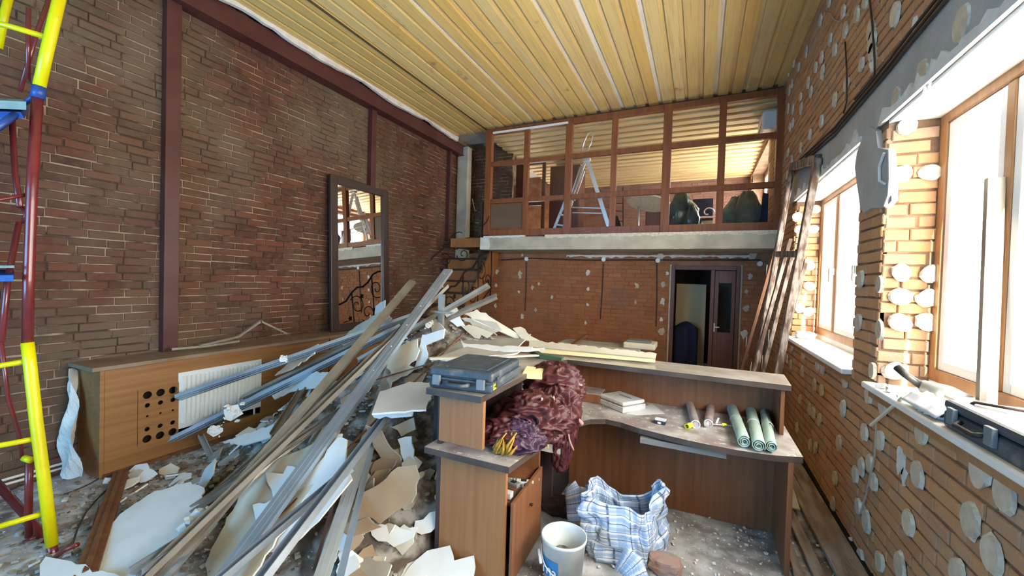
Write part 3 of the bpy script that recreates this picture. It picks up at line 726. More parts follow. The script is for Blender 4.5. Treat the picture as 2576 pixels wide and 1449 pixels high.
# perforated panel: hole grid built as a frame of polygons
def perf(y0, y1, z0, z1, cols_, rows_):
    mb = MB(); ny, nz = len(cols_), len(rows_); K = 16
    ys = [y0] + [(cols_[i]+cols_[i+1])/2 for i in range(ny-1)] + [y1]
    zs = [z0] + [(rows_[i][0]+rows_[i+1][0])/2 for i in range(nz-1)] + [z1]
    X = XC+.008
    for i in range(ny):
        for j in range(nz):
            cy_, cz_, r = cols_[i], rows_[j][0], rows_[j][1]
            ring = []; box = []
            for k_ in range(K):
                a = 2*PI*k_/K; dy, dz = math.cos(a), math.sin(a)
                ring.append(V((X, cy_+dy*r, cz_+dz*r)))
                ty = ((ys[i+1]-cy_)/dy) if dy > 1e-6 else (((ys[i]-cy_)/dy) if dy < -1e-6 else 1e9)
                tz = ((zs[j+1]-cz_)/dz) if dz > 1e-6 else (((zs[j]-cz_)/dz) if dz < -1e-6 else 1e9)
                t = min(ty, tz); 
                q = V((X, cy_+dy*t, cz_+dz*t))
                if k_ in (2, 6, 10, 14):
                    q = V((X, ys[i+1] if dy > 0 else ys[i], zs[j+1] if dz > 0 else zs[j]))
                box.append(q)
            back = [p - V((.012,0,0)) for p in ring]
            mb.add(ring+box+back, [(k_, (k_+1) % K, K+(k_+1) % K, K+k_) for k_ in range(K)][0:] + [(k_, 2*K+k_, 2*K+(k_+1) % K, (k_+1) % K) for k_ in range(K)])
    return mb
rows_ = [(.24,.035),(.33,.021),(.45,.010),(.55,.021),(.645,.035)]
obj('perforated_panel', perf(1.915, 2.232, .17, .71, [1.985,2.085,2.185], rows_), M['cab_wood'], cb, label='oak veneer grille panel with three columns of round holes')
obj('inner_shade_back', MB().bb(XL+.02, XL+.05, 1.7, 5.6, 0, .92).bb(XC-.10, XC-.09, 1.8, 2.22, .15, .75), M['black'], cb)  # black sheets paint the shade inside the cabinet and behind the grille
obj('top_board', MB().bb(XL+.015, XC+.03, 1.60, 5.6, .93, .965), M['cab_top'], cb, bevel=.004)
obj('rail_strip', MB().bb(XC, XC+.012, 3.1, 5.6, .74, .745).bb(XC,XC+.006,4.0,4.01,.17,.93), M['frame_dark'], cb)
# radiator in the cabinet opening
ra = thing('radiator', (XC-.03, 2.65, .2), 'white ribbed panel radiator in the opening of the oak cabinet', 'radiator')
mb = MB(); mb.bb(XC-.06, XC+.0, 2.23, 3.06, .245, .80)
obj('panel', mb, M['radiator'], ra, bevel=.004)
ribm = None
for i in range(20):
    y = 2.25+.0195+i*.0405
    c = V((XC+.0, y, .53))
    if ribm is None:
        m_ = MB().add([(0,-.014,-.23),(.02,-.007,-.222),(.02,.007,-.222),(0,.014,-.23),(0,-.014,.23),(.02,-.007,.222),(.02,.007,.222),(0,.014,.23)], [(0,1,5,4),(1,2,6,5),(2,3,7,6),(0,3,2,1),(4,5,6,7)])
        ribm = bpy.data.meshes.new('rib'); ribm.from_pydata(m_.v, [], m_.f); ribm.materials.append(M['radiator'])
    inst('rib', ribm, c, ra)
obj('top_grille', MB().bb(XC-.058, XC-.002, 2.235, 3.055, .80, .808), M['radiator'], ra)
obj('pipe', MB().tube([(XC-.03,3.0,.30),(XC-.03,3.0,.12),(XC-.1,3.0,.08)], .011, 8), M['radiator'], ra, smooth=True)
# bent metal trims lying on the cabinet
for i, (pp, lb) in enumerate(((((500,868),(598,845),(655,806),(722,838)), 'bent white edged metal trim resting on the oak cabinet top'), (((430,876),(520,868),(600,856)), 'thin straight metal trim lying on the left end of the cabinet top'))):
    z_ = [.975,.985,1.15,1.0] if i == 0 else [.975]*3
    P_ = [pt(a, b, x=-4.72) for a, b in pp]
    mb = MB()
    for a, b in zip(P_, P_[1:]): mb.bar(a, b, .035, .003).bar(a, b, .003, .02, 0, 0, None, (.0175,-.01))
    obj('metal_trim', mb, M['zinc_dust'], label=lb, cat='metal trim')
# white pipes and cable at the foot of the left wall
pi = thing('floor_pipe', (-4.95, 1.2, .05), 'pair of thin white pipes along the foot of the left wall', 'pipe')
for dz in (0.06, .10):
    obj('pipe', MB().tube([(-4.93, .2, dz), (-4.93, 1.0, dz+.004), (-4.92, 1.72, dz+.01)], .011, 8), M['white_paint'], pi, smooth=True)
cpts = [V((-4.72+.0+.24*math.cos(t), 1.42+.30*math.sin(t), .012)) for t in [i*.22 for i in range(22)]]
obj('cable_coil', MB().tube(cpts, .005, 6), M['cable'], smooth=True, label='thin black cable curled on the floor by the cabinet end', cat='cable')
# cloth-like torn film hanging from the cabinet end
mb = MB(); mb.grid(lambda u, v: V((XL+.06+.30*u*v*1.3+.02*math.sin(9*v), 1.62-.10*v-.03*math.sin(u*7+v*11), .90-.84*v+.02*math.sin(u*8))), 8, 16)
obj('torn_film', mb, M['plaster'], smooth=False, label='torn dusty white film hanging down the cabinet end', cat='film')

# ------------------------------------------------------------------ mirror
mt, mbm = 3.25, 1.0
mi = thing('wall_mirror', (-4.8, 4.85, .97), 'tall mirror in a wide dark wood frame leaning on the brick wall', 'mirror')
y0, y1 = 4.22, 5.42
def mpt(y, z, dx=0): return V((-4.80 - (z-1.0)*.040 + dx, y, z))
def mbox(mb, ya, yb, za, zb, d0, d1):
    return mb.hexa([mpt(ya,za,d0),mpt(yb,za,d0),mpt(yb,zb,d0),mpt(ya,zb,d0),mpt(ya,za,d1),mpt(yb,za,d1),mpt(yb,zb,d1),mpt(ya,zb,d1)])
for (a, b, c, d) in ((y0,y0+.13,.97,mt),(y1-.14,y1,.97,mt),(y0+.13,y1-.14,mt-.12,mt),(y0+.13,y1-.14,.97,1.08)):
    obj('frame', mbox(MB(), a, b, c, d, -.02, .03), M['frame_dark'], mi, bevel=.008)
obj('glass', mbox(MB(), y0+.12, y1-.13, 1.06, mt-.11, -.008, .0), M['mirror'], mi)

# ------------------------------------------------------------------ stair and wrought iron railing
st = thing('staircase', (-4.4, 6.6, 0), 'winding wooden staircase with orange brown risers in the far left corner', 'staircase')
for i in range(9):
    z = .35 + i*.235
    y = 5.75 + i*.20
    xa, xb = -4.95, -3.95
    obj('tread', MB().bb(xa, xb, y, min(y+.34, 7.7), z-.035, z), M['frame_dark'], st, bevel=.004)
    obj('riser', MB().bb(xa+.02, xb-.03, y+.02, y+.04, z-.235, z-.035), M['stair_wood'], st)
obj('stringer', MB().prism([V((-3.93,5.7,.0)),V((-3.93,5.7,.4)),V((-3.93,7.5,2.5)),V((-3.93,7.7,2.5)),V((-3.93,7.7,2.1)),V((-3.93,6.0,.0))], (.04,0,0)), M['stair_wood'], st)
obj('landing', MB().bb(-4.6, -3.87, 6.95, 7.7, 2.42, 2.60), M['stair_wood'], st, bevel=.004)
obj('newel_post', MB().bb(-3.98,-3.92,7.0,7.06,0,3.3), M['frame_dark'], st)
def scroll(c, U, W, r0, turns, n=26, start=0, sgn=1):
    out = []
    for i in range(n+1):
        t = i/n; a = start + sgn*turns*2*PI*t; r = r0*(1-.82*t)
        out.append(V(c)+V(U)*math.cos(a)*r + V(W)*math.sin(a)*r)
    return out
rl = thing('iron_railing', (-3.75, 6.1, .3), 'wrought iron stair railing of dark scrolls and leaves by the stairs', 'railing')
U_ = V((0,.78,.62)).normalized(); W_ = V((0,0,1))
def rp(s, h): return V((-3.78, 5.05, .25)) + V((0, s*.84, s*.50)) + V((0,0,h))
obj('handrail', MB().tube([rp(s/6, .95+.05*math.sin(s*1.7)) for s in range(0, 17)], .018, 8), M['iron'], rl, smooth=True)
obj('bottom_rail', MB().tube([rp(0,.08), rp(2.6,.08)], .012, 6), M['iron'], rl)
for i in range(5):
    s = i*.62+.05
    obj('baluster', MB().tube([rp(s,-.1), rp(s,.45)+V((0,.03,0)), rp(s, .98)], .013, 6), M['iron'], rl, smooth=True)
for i in range(8):
    s = .2+i*.31; h = .35 if i % 2 else .66
    obj('scroll', MB().tube(scroll(rp(s, h), (0,1,0), (0,0,1), .19, 1.35, start=i*1.3, sgn=1 if i % 2 else -1), .009, 6), M['iron'], rl, smooth=True)
for i in range(7):
    c = rp(.25+i*.36, .30+.5*((i*7) % 3)/2.2)
    K = 10
    obj('leaf', MB().prism([c+V((0, math.cos(2*PI*k/K), math.sin(2*PI*k/K)))*(.055 if k % 2 else .03) for k in range(K)], (.008,0,0)), M['iron'], rl)
rl2 = thing('iron_railing', (-3.9, 7.0, 2.2), 'small curled iron balustrade at the stair landing beside the slab', 'railing')
for i, (a, b) in enumerate(((1205,545),(1150,610),(1120,655),(1165,640))):
    c = pt(a, b, y=7.0)
    obj('scroll', MB().tube(scroll(c, (1,0,0), (0,.1,1), .22 if i < 2 else .15, 1.2, start=i*1.1, sgn=1 if i % 2 else -1), .010, 6), M['iron'], rl2, smooth=True)
obj('handrail', MB().tube([pt(1040,750,y=6.6), pt(1075,660,y=6.8), pt(1130,612,y=7.0), pt(1172,600,y=7.0), pt(1230,592,y=7.0)], .016, 8), M['iron'], rl2, smooth=True)
obj('wire_coil', MB().tube([pt(1188,500,y=7.5)]+scroll(pt(1198,550,y=7.5), (1,0,0), (0,0,1), .17, .9, start=1.8, sgn=-1)[:18], .010, 6), M['pale_cable'], smooth=True, label='loop of pale conduit hanging on the concrete column', cat='cable')

# ------------------------------------------------------------------ upper room contents
FZ = 2.60
la = thing('stepladder', (-2.2, 8.2, FZ), 'silver aluminium stepladder standing behind the middle partition bay', 'ladder')
Yl = 7.5
def lad(name, a, b, w=.05): obj(name, MB().bar(pt(*a, y=Yl), pt(*b, y=Yl), w, .025, 0, 0, (0,1,0)), M['alu'], la, bevel=.003)
lad('rail', (1392,580),(1432,480)); lad('rail', (1416,580),(1440,505)); lad('rail', (1437,505),(1474,400)); lad('rail',(1425,530),(1462,420))
lad('rail', (1533,576),(1478,405), .07); lad('rail', (1445,505),(1470,430),.03)
lad('rung', (1398,565),(1422,568),.03); lad('rung', (1408,540),(1430,543),.03); lad('rung', (1418,515),(1436,518),.03)
lad('rung', (1440,522),(1512,524),.025); lad('rung', (1440,535),(1514,537),.02)
obj('hoop', MB().tube([pt(a, b, y=Yl) for a, b in ((1461,388),(1470,355),(1479,336),(1487,332),(1491,342),(1487,360),(1474,388))], .011, 8), M['alu'], la, smooth=True)
obj('hinge', MB().bb(pt(1476,402,y=Yl).x-.07,pt(1476,402,y=Yl).x+.07,Yl-.04,Yl+.05,pt(1476,402,y=Yl).z-.03,pt(1476,402,y=Yl).z+.03), M['alu'], la, bevel=.006)
ls = thing('scaffold_ladder', (-1.55, 9.0, FZ), 'thin dark steel ladder frame in the upper room beside the round table', 'ladder')
for a in (1538, 1567): obj('rail', MB().tube([pt(a, 470, y=9.), (pt(a+2, 580, y=9.).x, 9., FZ)], .012, 6), M['iron'], ls)
for b in (490, 510, 530, 555): obj('rung', MB().tube([pt(1538, b, y=9.), pt(1567, b+2, y=9.)], .009, 6), M['iron'], ls)
tb = thing('round_table', (-1.05, 9.0, FZ), 'white round table tipped toward the glass in the upper room', 'table')
obj('tabletop', MB().lathe(pt(1632,512,y=9.), [(0,-.015),(.44,-.015),(.45,0),(.44,.015),(0,.015)], 32, (.12,.22,1)), M['device'], tb)
obj('leg', MB().tube([pt(1607,520,y=9.1), (pt(1605,578,y=9.1).x, 9.1, FZ)], .022, 10), M['alu'], tb, smooth=True)
obj('foot', MB().lathe((pt(1605,578,y=9.1).x, 9.1, FZ), [(0,.3),(.03,.3),(.22,.27),(.23,.25)], 20), M['alu'], tb)
cbx = thing('brown_cupboard', (-.85, 9.5, FZ), 'small dark brown cupboard behind the round table upstairs', 'cabinet')
obj('body', MB().bb(-1.15,-.55,9.5,9.9,FZ,3.5), M['door_wood'], cbx, bevel=.004)
obj('door', MB().bb(-1.13,-.86,9.48,9.5,FZ+.05,3.48).bb(-.84,-.57,9.48,9.5,FZ+.05,3.48), M['door_wood'], cbx, bevel=.004)
def sack(c, rx, ry, h, m, label, seed, tie=True, nm='rubble_sack'):
    rg = random.Random(seed); off = V((seed*3.1, 0, 0))
    def fn(u, v):
        a = 2*PI*u; t = v
        prof = (math.sin(min(t*1.25, 1)*PI*.5))**.5*(1-.72*max(0, t-.62)/.38) if t > 0 else 0
        prof = max(prof, .02)
        n = noise.noise(V((math.cos(a)*1.3, math.sin(a)*1.3, t*2.6))*1.6+off)
        fold = .05*math.sin(a*9+n*6)*t
        r = prof*(1+.22*n+fold)
        return V(c)+V((math.cos(a)*rx*r, math.sin(a)*ry*r, h*t + .02*n))
    return obj(nm, MB().grid(fn, 36, 18), m, smooth=True, label=label, cat='sack')
sack((pt(1712,570,y=8.2).x, 8.2, FZ), .28, .25, .95, M['bag_black'], 'glossy dark bin bag standing left in the right partition bay', 1)
sack((pt(1738,570,y=8.0).x, 8.0, FZ), .16, .16, .62, M['bag_black'], 'smaller glossy dark bag leaning beside the tall bin bag', 2)
sack((pt(1850,570,y=8.3).x, 8.3, FZ), .26, .25, .80, M['bag_green'], 'green woven sack, left one of the pair by the wall upstairs', 3)
sack((pt(1893,570,y=8.2).x-.1, 8.2, FZ), .26, .25, .86, M['bag_green'], 'green woven sack with a pointed top, right one of the pair upstairs', 4)
obj('blue_board', MB().prism([V((.86,8.05,FZ)),V((1.0,8.05,FZ)),V((1.0,8.05,3.38)),V((.92,8.05,3.40))], (0,.05,0)), M['navy'], label='dark blue panel leaning at the right end behind the partition', cat='panel')
obj('plastic_tub', MB().lathe((pt(1797,560,y=8.6).x, 8.6, FZ+.12), [(0,0),(.08,0),(.11,.14),(.10,.14),(.075,.01)], 16), M['white_paint'], label='small white tub on the upper floor between the bags', cat='tub')
ch = thing('office_chair', (pt(1765,560,y=8.9).x, 8.9, FZ), 'chair with a curved chrome tube back standing behind the bags', 'chair')
cxx = pt(1765,560,y=8.9).x
obj('seat', MB().bb(cxx-.2,cxx+.2,8.7,9.1,3.05,3.10), M['dark_p'], ch, bevel=.01)
obj('backrest', MB().bb(cxx-.18,cxx+.2,9.08,9.12,3.2,3.55), M['navy'], ch, bevel=.01)
obj('leg', MB().tube([(cxx,8.9,3.05),(cxx,8.9,FZ)], .02, 8), M['alu'], ch)
obj('arm', MB().tube(scroll((cxx+.1,8.7,3.2), (1,0,0), (0,0,1), .12, .8), .012, 6), M['alu'], ch, smooth=True)
ac = thing('air_conditioner', (.95, 7.75, 4.35), 'white wall air conditioner high in the right corner upstairs', 'air conditioner')
obj('body', MB().bb(.80,1.02,7.45,8.05,4.28,4.56), M['white_paint'], ac, bevel=.03)
obj('vent', MB().bb(.795,.80,7.5,8.0,4.36,4.375).bb(.795,.80,7.5,8.0,4.31,4.318), M['dark_p'], ac)
obj('upper_reveal', MB().prism([V((XR-.01,8.32,3.0)),V((XR-.01,8.5,3.0)),V((XR-.01,8.5,4.45)),V((XR-.01,8.36,4.5))], (.01,0,0)), M['plaster'], wr)
wd = thing('wall_cupboard_row', (-3.2, 9.0, FZ), 'tall dark brown wardrobe panels at the left end of the upper room', 'wardrobe')
obj('body', MB().bb(-3.25,-2.55,9.0,9.5,FZ,4.45), M['door_wood'], wd)
obj('door', MB().bb(-3.24,-2.56,8.97,9.0,FZ+.02,4.4), M['door_wood'], wd, bevel=.004)
d2 = thing('door_2', (-3.5, 8.6, FZ), kind='structure', label='grey brown glazed door at the left end of the upper room')
obj('door_leaf', MB().bb(-3.72,-3.64,8.6,8.64,FZ,4.5).bb(-3.30,-3.22,8.6,8.64,FZ,4.5).bb(-3.64,-3.30,8.6,8.64,4.42,4.5).bb(-3.64,-3.3,8.6,8.64,3.5,3.58).bb(-3.64,-3.3,8.6,8.64,FZ,2.7), M['door_wood'], d2, bevel=.004)
obj('glass_pane', MB().bb(-3.64,-3.3,8.615,8.62,2.7,3.5).bb(-3.64,-3.3,8.615,8.62,3.58,4.42), M['glass'], d2)
obj('wall_upper_left', MB().bb(-5.0,-3.95,9.2,9.3,2.6,4.9), M['door_wood'], kind='structure')
obj('cloth_heap', MB().grid(lambda u, v: V((-2.05+.5*u, 9.6-.2*math.sin(v*PI), FZ+.75*math.sin(v*PI)*math.sin(u*PI))), 10, 8), M['dark_p'], smooth=True, label='dark cloth heap on the upper floor behind the stepladder', cat='cloth')

# ------------------------------------------------------------------ scaffold at the left edge
sf = thing('scaffold_tower', (-3.7, 1.12, 0), 'yellow and maroon tube scaffold tower with blue deck frames at left', 'scaffold')
D0 = V((-3.70, 1.12, 0))
def dp(px, py, dep=2.58):
    d = ray(px, py); return EYE + d*dep   # dep is the depth along the view axis
def tb_(name, pts, r, m, n=12): return obj(name, MB().tube([dp(*p) for p in pts], r, n), M[m], sf, smooth=True)
tb_('standard_tube', [(131,1372),(110,1200),(90,1050),(76,920),(69,862)], .031, 'yellow')
tb_('standard_tube', [(69,868),(72,700),(80,480),(94,245)], .027, 'red_paint')
tb_('standard_tube', [(98,222),(118,130),(137,50),(158,-40)], .031, 'yellow')
tb_('standard_tube', [(-330,1500,2.2),(-330,900,2.22),(-330,300,2.24),(-330,-60,2.26)], .031, 'yellow')
tb_('standard_tube', [(72,20,2.56),(70,200,2.6)], .012, 'red_paint')
tb_('coupler', [(95,247),(99,218)], .034, 'blue_paint')
tb_('base_spigot', [(128,1362),(134,1395),(140,1410)], .026, 'red_paint')
for p in (((-330,975,2.25),(30,915,2.55),(66,908,2.58)), ((-330,1180,2.2),(30,1115,2.52),(90,1103,2.58)), ((-330,1425,2.15),(20,1318,2.5),(108,1292,2.58)), ((-330,-18,2.25),(20,65,2.55),(112,92,2.58))):
    tb_('rung', p, .017, 'yellow')
for p in (((-330,560,2.25),(66,490,2.58)),):
    tb_('rung', p, .012, 'red_paint')
tb_('brace', [(3,860,2.5),(20,1000,2.6),(50,1100,2.65),(56,1160,2.66)], .011, 'red_paint')
tb_('brace', [(48,560,2.7),(20,700,2.6),(4,860,2.5)], .016, 'red_paint')
tb_('brace', [(30,290,2.8),(38,440,2.75),(50,520,2.66)], .016, 'red_paint')
tb_('brace', [(130,-20,2.9),(90,90,2.85),(50,230,2.8)], .013, 'red_paint')
tb_('brace', [(100,-20,3.6),(50,40,3.5),(-30,120,3.4)], .022, 'red_paint')
tb_('brace', [(74,1150,2.62),(72,1250,2.64),(72,1350,2.66)], .020, 'red_paint')
tb_('base_beam', [(-40,1180,2.95),(60,1290,2.8),(150,1400,2.62),(175,1425,2.58)], .028, 'red_paint', 4)
tb_('base_handle', [(135,1405,2.5),(160,1385,2.5),(195,1370,2.5)], .014, 'red_paint')
tb_('base_handle', [(60,1362,2.66),(90,1352,2.66)], .009, 'red_paint')
tb_('wing_bolt', [(60,1152,2.6),(80,1158,2.6)], .020, 'yellow', 8)
tb_('hook', [(60,525,2.6),(68,540,2.58),(60,560,2.6)], .016, 'red_paint')
tb_('standard_tube', [(-5,120,3.1),(10,40,3.1),(28,-30,3.1)], .026, 'yellow')
obj('deck_frame', MB().hexa([dp(-320,268,2.4),dp(52,282,2.5),dp(60,298,2.5),dp(-320,300,2.4), dp(-320,255,2.9),dp(72,268,2.9),dp(72,284,2.9),dp(-320,285,2.9)]), M['blue_paint'], sf)
obj('deck_board', MB().hexa([dp(-320,262,2.38),dp(66,276,2.48),dp(66,256,2.48),dp(-320,236,2.38), dp(-320,256,3.1),dp(58,262,3.1),dp(58,250,3.1),dp(-320,232,3.1)]), M['ply'], sf)
obj('deck_board', MB().hexa([dp(-320,345,2.4),dp(-5,330,2.4),dp(30,290,2.5),dp(-320,290,2.4), dp(-320,335,2.6),dp(0,322,2.6),dp(34,288,2.7),dp(-320,288,2.6)]), M['ply'], sf)
tb_('deck_strut', [(-20,330,2.4),(40,288,2.5)], .022, 'blue_paint', 4)
tb_('deck_strut', [(60,262,2.6),(92,236,2.6)], .014, 'blue_paint', 6)
obj('deck_frame', MB().hexa([dp(-320,695,2.4),dp(34,692,2.45),dp(34,708,2.45),dp(-320,712,2.4), dp(-320,680,2.8),dp(36,678,2.8),dp(36,690,2.8),dp(-320,692,2.8)]), M['blue_paint'], sf)
obj('deck_board', MB().hexa([dp(-320,670,2.38),dp(36,668,2.45),dp(36,674,2.45),dp(-320,676,2.38), dp(-320,668,2.9),dp(36,667,2.9),dp(36,672,2.9),dp(-320,674,2.9)]), M['ply'], sf)

# ------------------------------------------------------------------ reception counter
rc = thing('reception_counter', (-.6, 3.2, 0), 'walnut laminate reception counter with raised ledge and inner desk', 'counter')
T = .03
# left wing
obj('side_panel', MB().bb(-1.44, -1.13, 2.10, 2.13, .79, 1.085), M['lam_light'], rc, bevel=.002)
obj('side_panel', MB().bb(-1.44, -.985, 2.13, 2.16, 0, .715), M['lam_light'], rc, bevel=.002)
def slab_poly(name, pts, z0, z1, mt_, me_):
    return obj(name, MB().prism([V((a, b, z1)) for a, b in pts], (0,0,z0-z1), 0, 1, 1), [M[mt_], M[me_]], rc, bevel=.002)
slab_poly('ledge_top', [(-1.50,2.04),(-1.115,2.04),(-1.115,3.26),(-1.02,3.40),(.60,3.36),(.62,3.76),(-1.15,3.80),(-1.50,3.45)], 1.085, 1.125, 'shelf_top', 'top_edge')
# desktop with the concave inner corner
def arc(cx_, cy_, r, a0, a1, n=10): return [(cx_+r*math.cos(math.radians(a0+(a1-a0)*i/n)), cy_+r*math.sin(math.radians(a0+(a1-a0)*i/n))) for i in range(n+1)]
desk_pts = [(-1.51,2.05),(-.93,2.05),(-.87,2.56)] + [(-.84,2.75),(-.80,2.93),(-.72,3.07),(-.62,3.13),(-.5,3.11),(-.36,3.05),(-.15,3.00),(.05,2.97),(.25,2.96),(.45,2.98),(.62,3.04)] + [(.62,3.76),(-1.12,3.76),(-1.12,3.3),(-1.51,3.3)]
slab_poly('desktop', desk_pts, .715, .755, 'top_dust', 'top_edge')
obj('upstand_panel', MB().bb(-1.10, .575, 3.76, 3.79, .755, 1.085), M['lam'], rc)
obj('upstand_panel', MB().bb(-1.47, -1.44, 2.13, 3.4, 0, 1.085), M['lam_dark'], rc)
obj('ledge_divider', MB().bb(-1.00, -.97, 3.42, 3.76, .755, 1.085), M['lam'], rc, bevel=.002)
obj('ledge_divider', MB().bb(.55, .575, 3.42, 3.76, .755, 1.085), M['lam'], rc, bevel=.002)
obj('ledge_divider', MB().bb(-1.16, -1.13, 3.0, 3.03, .755, 1.085), M['lam_light'], rc)
obj('modesty_panel', MB().bb(-1.0, .54, 3.50, 3.53, .0, .715), M['lam'], rc)
obj('end_panel', MB().bb(.54, .57, 3.02, 3.78, 0, .715), M['lam'], rc, bevel=.002)
obj('outer_panel', MB().bb(-1.1, .57, 3.76, 3.79, 0, .755), M['lam'], rc)
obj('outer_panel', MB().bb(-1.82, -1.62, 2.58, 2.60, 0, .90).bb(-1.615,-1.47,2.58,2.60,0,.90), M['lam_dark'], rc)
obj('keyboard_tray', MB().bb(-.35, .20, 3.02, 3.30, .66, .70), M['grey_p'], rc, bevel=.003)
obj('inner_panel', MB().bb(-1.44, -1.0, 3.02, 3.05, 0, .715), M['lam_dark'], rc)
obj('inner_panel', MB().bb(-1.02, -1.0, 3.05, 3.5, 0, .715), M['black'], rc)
# pedestal with open shelf, door and pulled drawer
pd = thing('pedestal_cabinet', (-1.2, 2.4, 0), 'small walnut pedestal cabinet under the left wing of the counter', 'cabinet')
obj('body', MB().bb(-1.43,-1.0,2.17,2.19,0,.70).bb(-1.43,-.98,2.66,2.69,0,.71).bb(-1.43,-.98,2.19,2.66,.45,.47).bb(-1.43,-1.41,2.19,2.66,0,.71), M['lam'], pd)
dr = obj('door', MB().hexa([V((-.975,2.67,.02)),V((-.955,2.67,.02)),V((-.935,2.14,.02)),V((-.955,2.14,.02)),V((-.975,2.67,.50)),V((-.955,2.67,.50)),V((-.935,2.14,.50)),V((-.955,2.14,.50))]), M['lam'], pd, bevel=.002)
obj('lock', MB().lathe((-.955,2.6,.44), [(0,.006),(.009,.005),(.009,0)], 10, (1,0,0)), M['alu'], dr)
obj('knob', MB().lathe((-.945,2.42,.36), [(0,.022),(.012,.020),(.009,.008),(.006,0)], 12, (1,0,0)), M['frame_dark'], dr)
dw = obj('drawer', MB().bb(-1.05,-.84,2.70,2.715,.60,.70).bb(-1.05,-.84,3.0,3.015,.60,.70).bb(-.855,-.84,2.715,3.0,.60,.70).bb(-1.05,-.84,2.7,3.015,.595,.605), M['device'], pd, bevel=.002)
kf = thing('key_fob', (-.82, 2.86, .5), 'small pale key tag hanging from the open white drawer', 'key tag')
obj('ring', MB().tube(scroll((-.825,2.86,.615), (0,1,0), (0,0,1), .012, .99, 12), .0015, 5), M['alu'], kf)
obj('tag', MB().bb(-.828,-.822,2.848,2.872,.53,.60), M['gyp_c'], kf, bevel=.004)

# telephone handsets on the pedestal shelf
def handset(c, ang, m, lb):
    t = thing('telephone_handset', c, lb, 'telephone')
    R_ = Matrix.Rotation(ang, 3, 'Z')
    def bx(l0, l1, w0, w1, z0, z1):
        return MB().hexa([V(c)+R_@V((a,b,z)) for z in (z0,z1) for a, b in ((l0,w0),(l1,w0),(l1,w1),(l0,w1))])
    obj('body', bx(-.08,.08,-.024,.024,0,.026), m, t, bevel=.006)
    obj('screen', bx(.02,.055,-.016,.016,.026,.0275), M['dark_p'], t)
    for i in range(3):
        for j in range(3): obj('key', bx(-.06+i*.02,-.048+i*.02,-.016+j*.012,-.008+j*.012,.026,.029), M['grey_p'], t)
    obj('antenna', bx(.08,.10,.010,.020,.005,.02), m, t)
handset((-1.03,2.42,.472), .3, M['device'], 'pale cordless telephone handset at the back of the pedestal shelf')
handset((-1.06,2.34,.50), -.2, M['grey_p'], 'grey cordless telephone handset in the middle of the pedestal shelf')
obj('charger_block', MB().bb(-1.10,-.99,2.215,2.26,.472,.51), M['device'], bevel=.004, label='small white block at the front of the pedestal shelf', cat='charger')

# tool case on the ledge
def rbox(c, lx, ly, lz, ang): 
    R_ = Matrix.Rotation(ang, 3, 'Z')
    return lambda x0,x1,y0,y1,z0,z1: MB().hexa([V(c)+R_@V((a*lx,b*ly,z*lz)) for z in (z0,z1) for a, b in ((x0,y0),(x1,y0),(x1,y1),(x0,y1))])
tc = thing('tool_case', (-1.33, 2.35, 1.125), 'dusty grey blue plastic power tool case on the counter ledge', 'tool case')
ex = V((.40, .02, 0)).normalized(); 
ang = .02
bx = rbox((-1.315, 2.33, 1.128), 1, 1, 1, .10)
obj('lower_shell', bx(-.205,.215,-.26,.27,0,.062), M['case'], tc, bevel=.018)
obj('upper_shell', bx(-.205,.215,-.26,.27,.066,.122), M['case'], tc, bevel=.020)
obj('seam', bx(-.213,.223,-.268,.278,.058,.070), M['case'], tc, bevel=.003)
obj('rib', bx(-.12,.16,-.20,.22,.120,.128), M['case'], tc, bevel=.006)
for a in (-.165, .125): obj('latch', bx(a,a+.05,-.285,-.262,.025,.085), M['case_latch'], tc, bevel=.004)
obj('handle', MB().tube([V((-1.315,2.33,1.128))+Matrix.Rotation(.10,3,'Z')@V(p) for p in ((-.075,-.262,.05),(-.073,-.30,.046),(-.05,-.315,.044),(.05,-.315,.044),(.073,-.30,.046),(.075,-.262,.05))], .013, 8), M['case'], tc, smooth=True)
obj('handle_recess', bx(-.055,.055,-.266,-.258,.018,.05), M['dark_p'], tc)
obj('hinge', bx(.21,.226,-.20,-.16,.03,.09), M['case'], tc)
obj('warning_label', bx(.2145,.2165,-.235,-.185,.02,.055), M['label_y'], tc, label='small yellow warning label')
obj('label_mark', bx(.2165,.217,-.225,-.195,.034,.042), M['dark_p'], tc)

# curtains
def cloth_lump(c, rx, ry, rz, seed, m, par, name='fold', nu=120, nv=70, amp=.26, fr=1.5):
    off = V((seed*5.3, seed*1.7, 0))
    def fn(u, v):
        a = 2*PI*u; b = PI*(v-.5)
        d = V((math.cos(a)*math.cos(b), math.sin(a)*math.cos(b), math.sin(b)))
        q = d*fr+off
        w = V((noise.noise(q*1.1), noise.noise(q*1.1+V((9,0,0))), noise.noise(q*1.1+V((0,9,0)))))*1.3
        f1 = 1-abs(noise.noise(V((d.x*fr*1.0, d.y*fr*2.0, d.z*fr*.8))*1.3+off+w))*2
        f2 = 1-abs(noise.noise(V((d.x*3, d.y*4.5, d.z*2))*1.1+off*2+w*1.5))*2
        r = 1+amp*(f1-.4)+amp*.4*(f2-.5)
        p = V((d.x*rx, d.y*ry, d.z*rz))*r
        return V(c)+p
    return obj(name, MB().grid(fn, nu, nv), m, par, smooth=True)
cu_ = thing('curtain_heap', (-1.05, 2.75, .755), 'crumpled burgundy curtains with gold fringe heaped on the desk', 'curtains')
cloth_lump((-1.02,2.62,.86), .24,.28,.155, 2, M['cloth'], cu_)
cloth_lump((-.99,2.98,.97), .21,.25,.185, 3, M['cloth'], cu_)
cloth_lump((-1.08,2.38,.82), .17,.19,.09, 5, M['cloth'], cu_)
cloth_lump((-1.00,2.34,.805), .16,.15,.07, 6, M['cloth_p'], cu_)
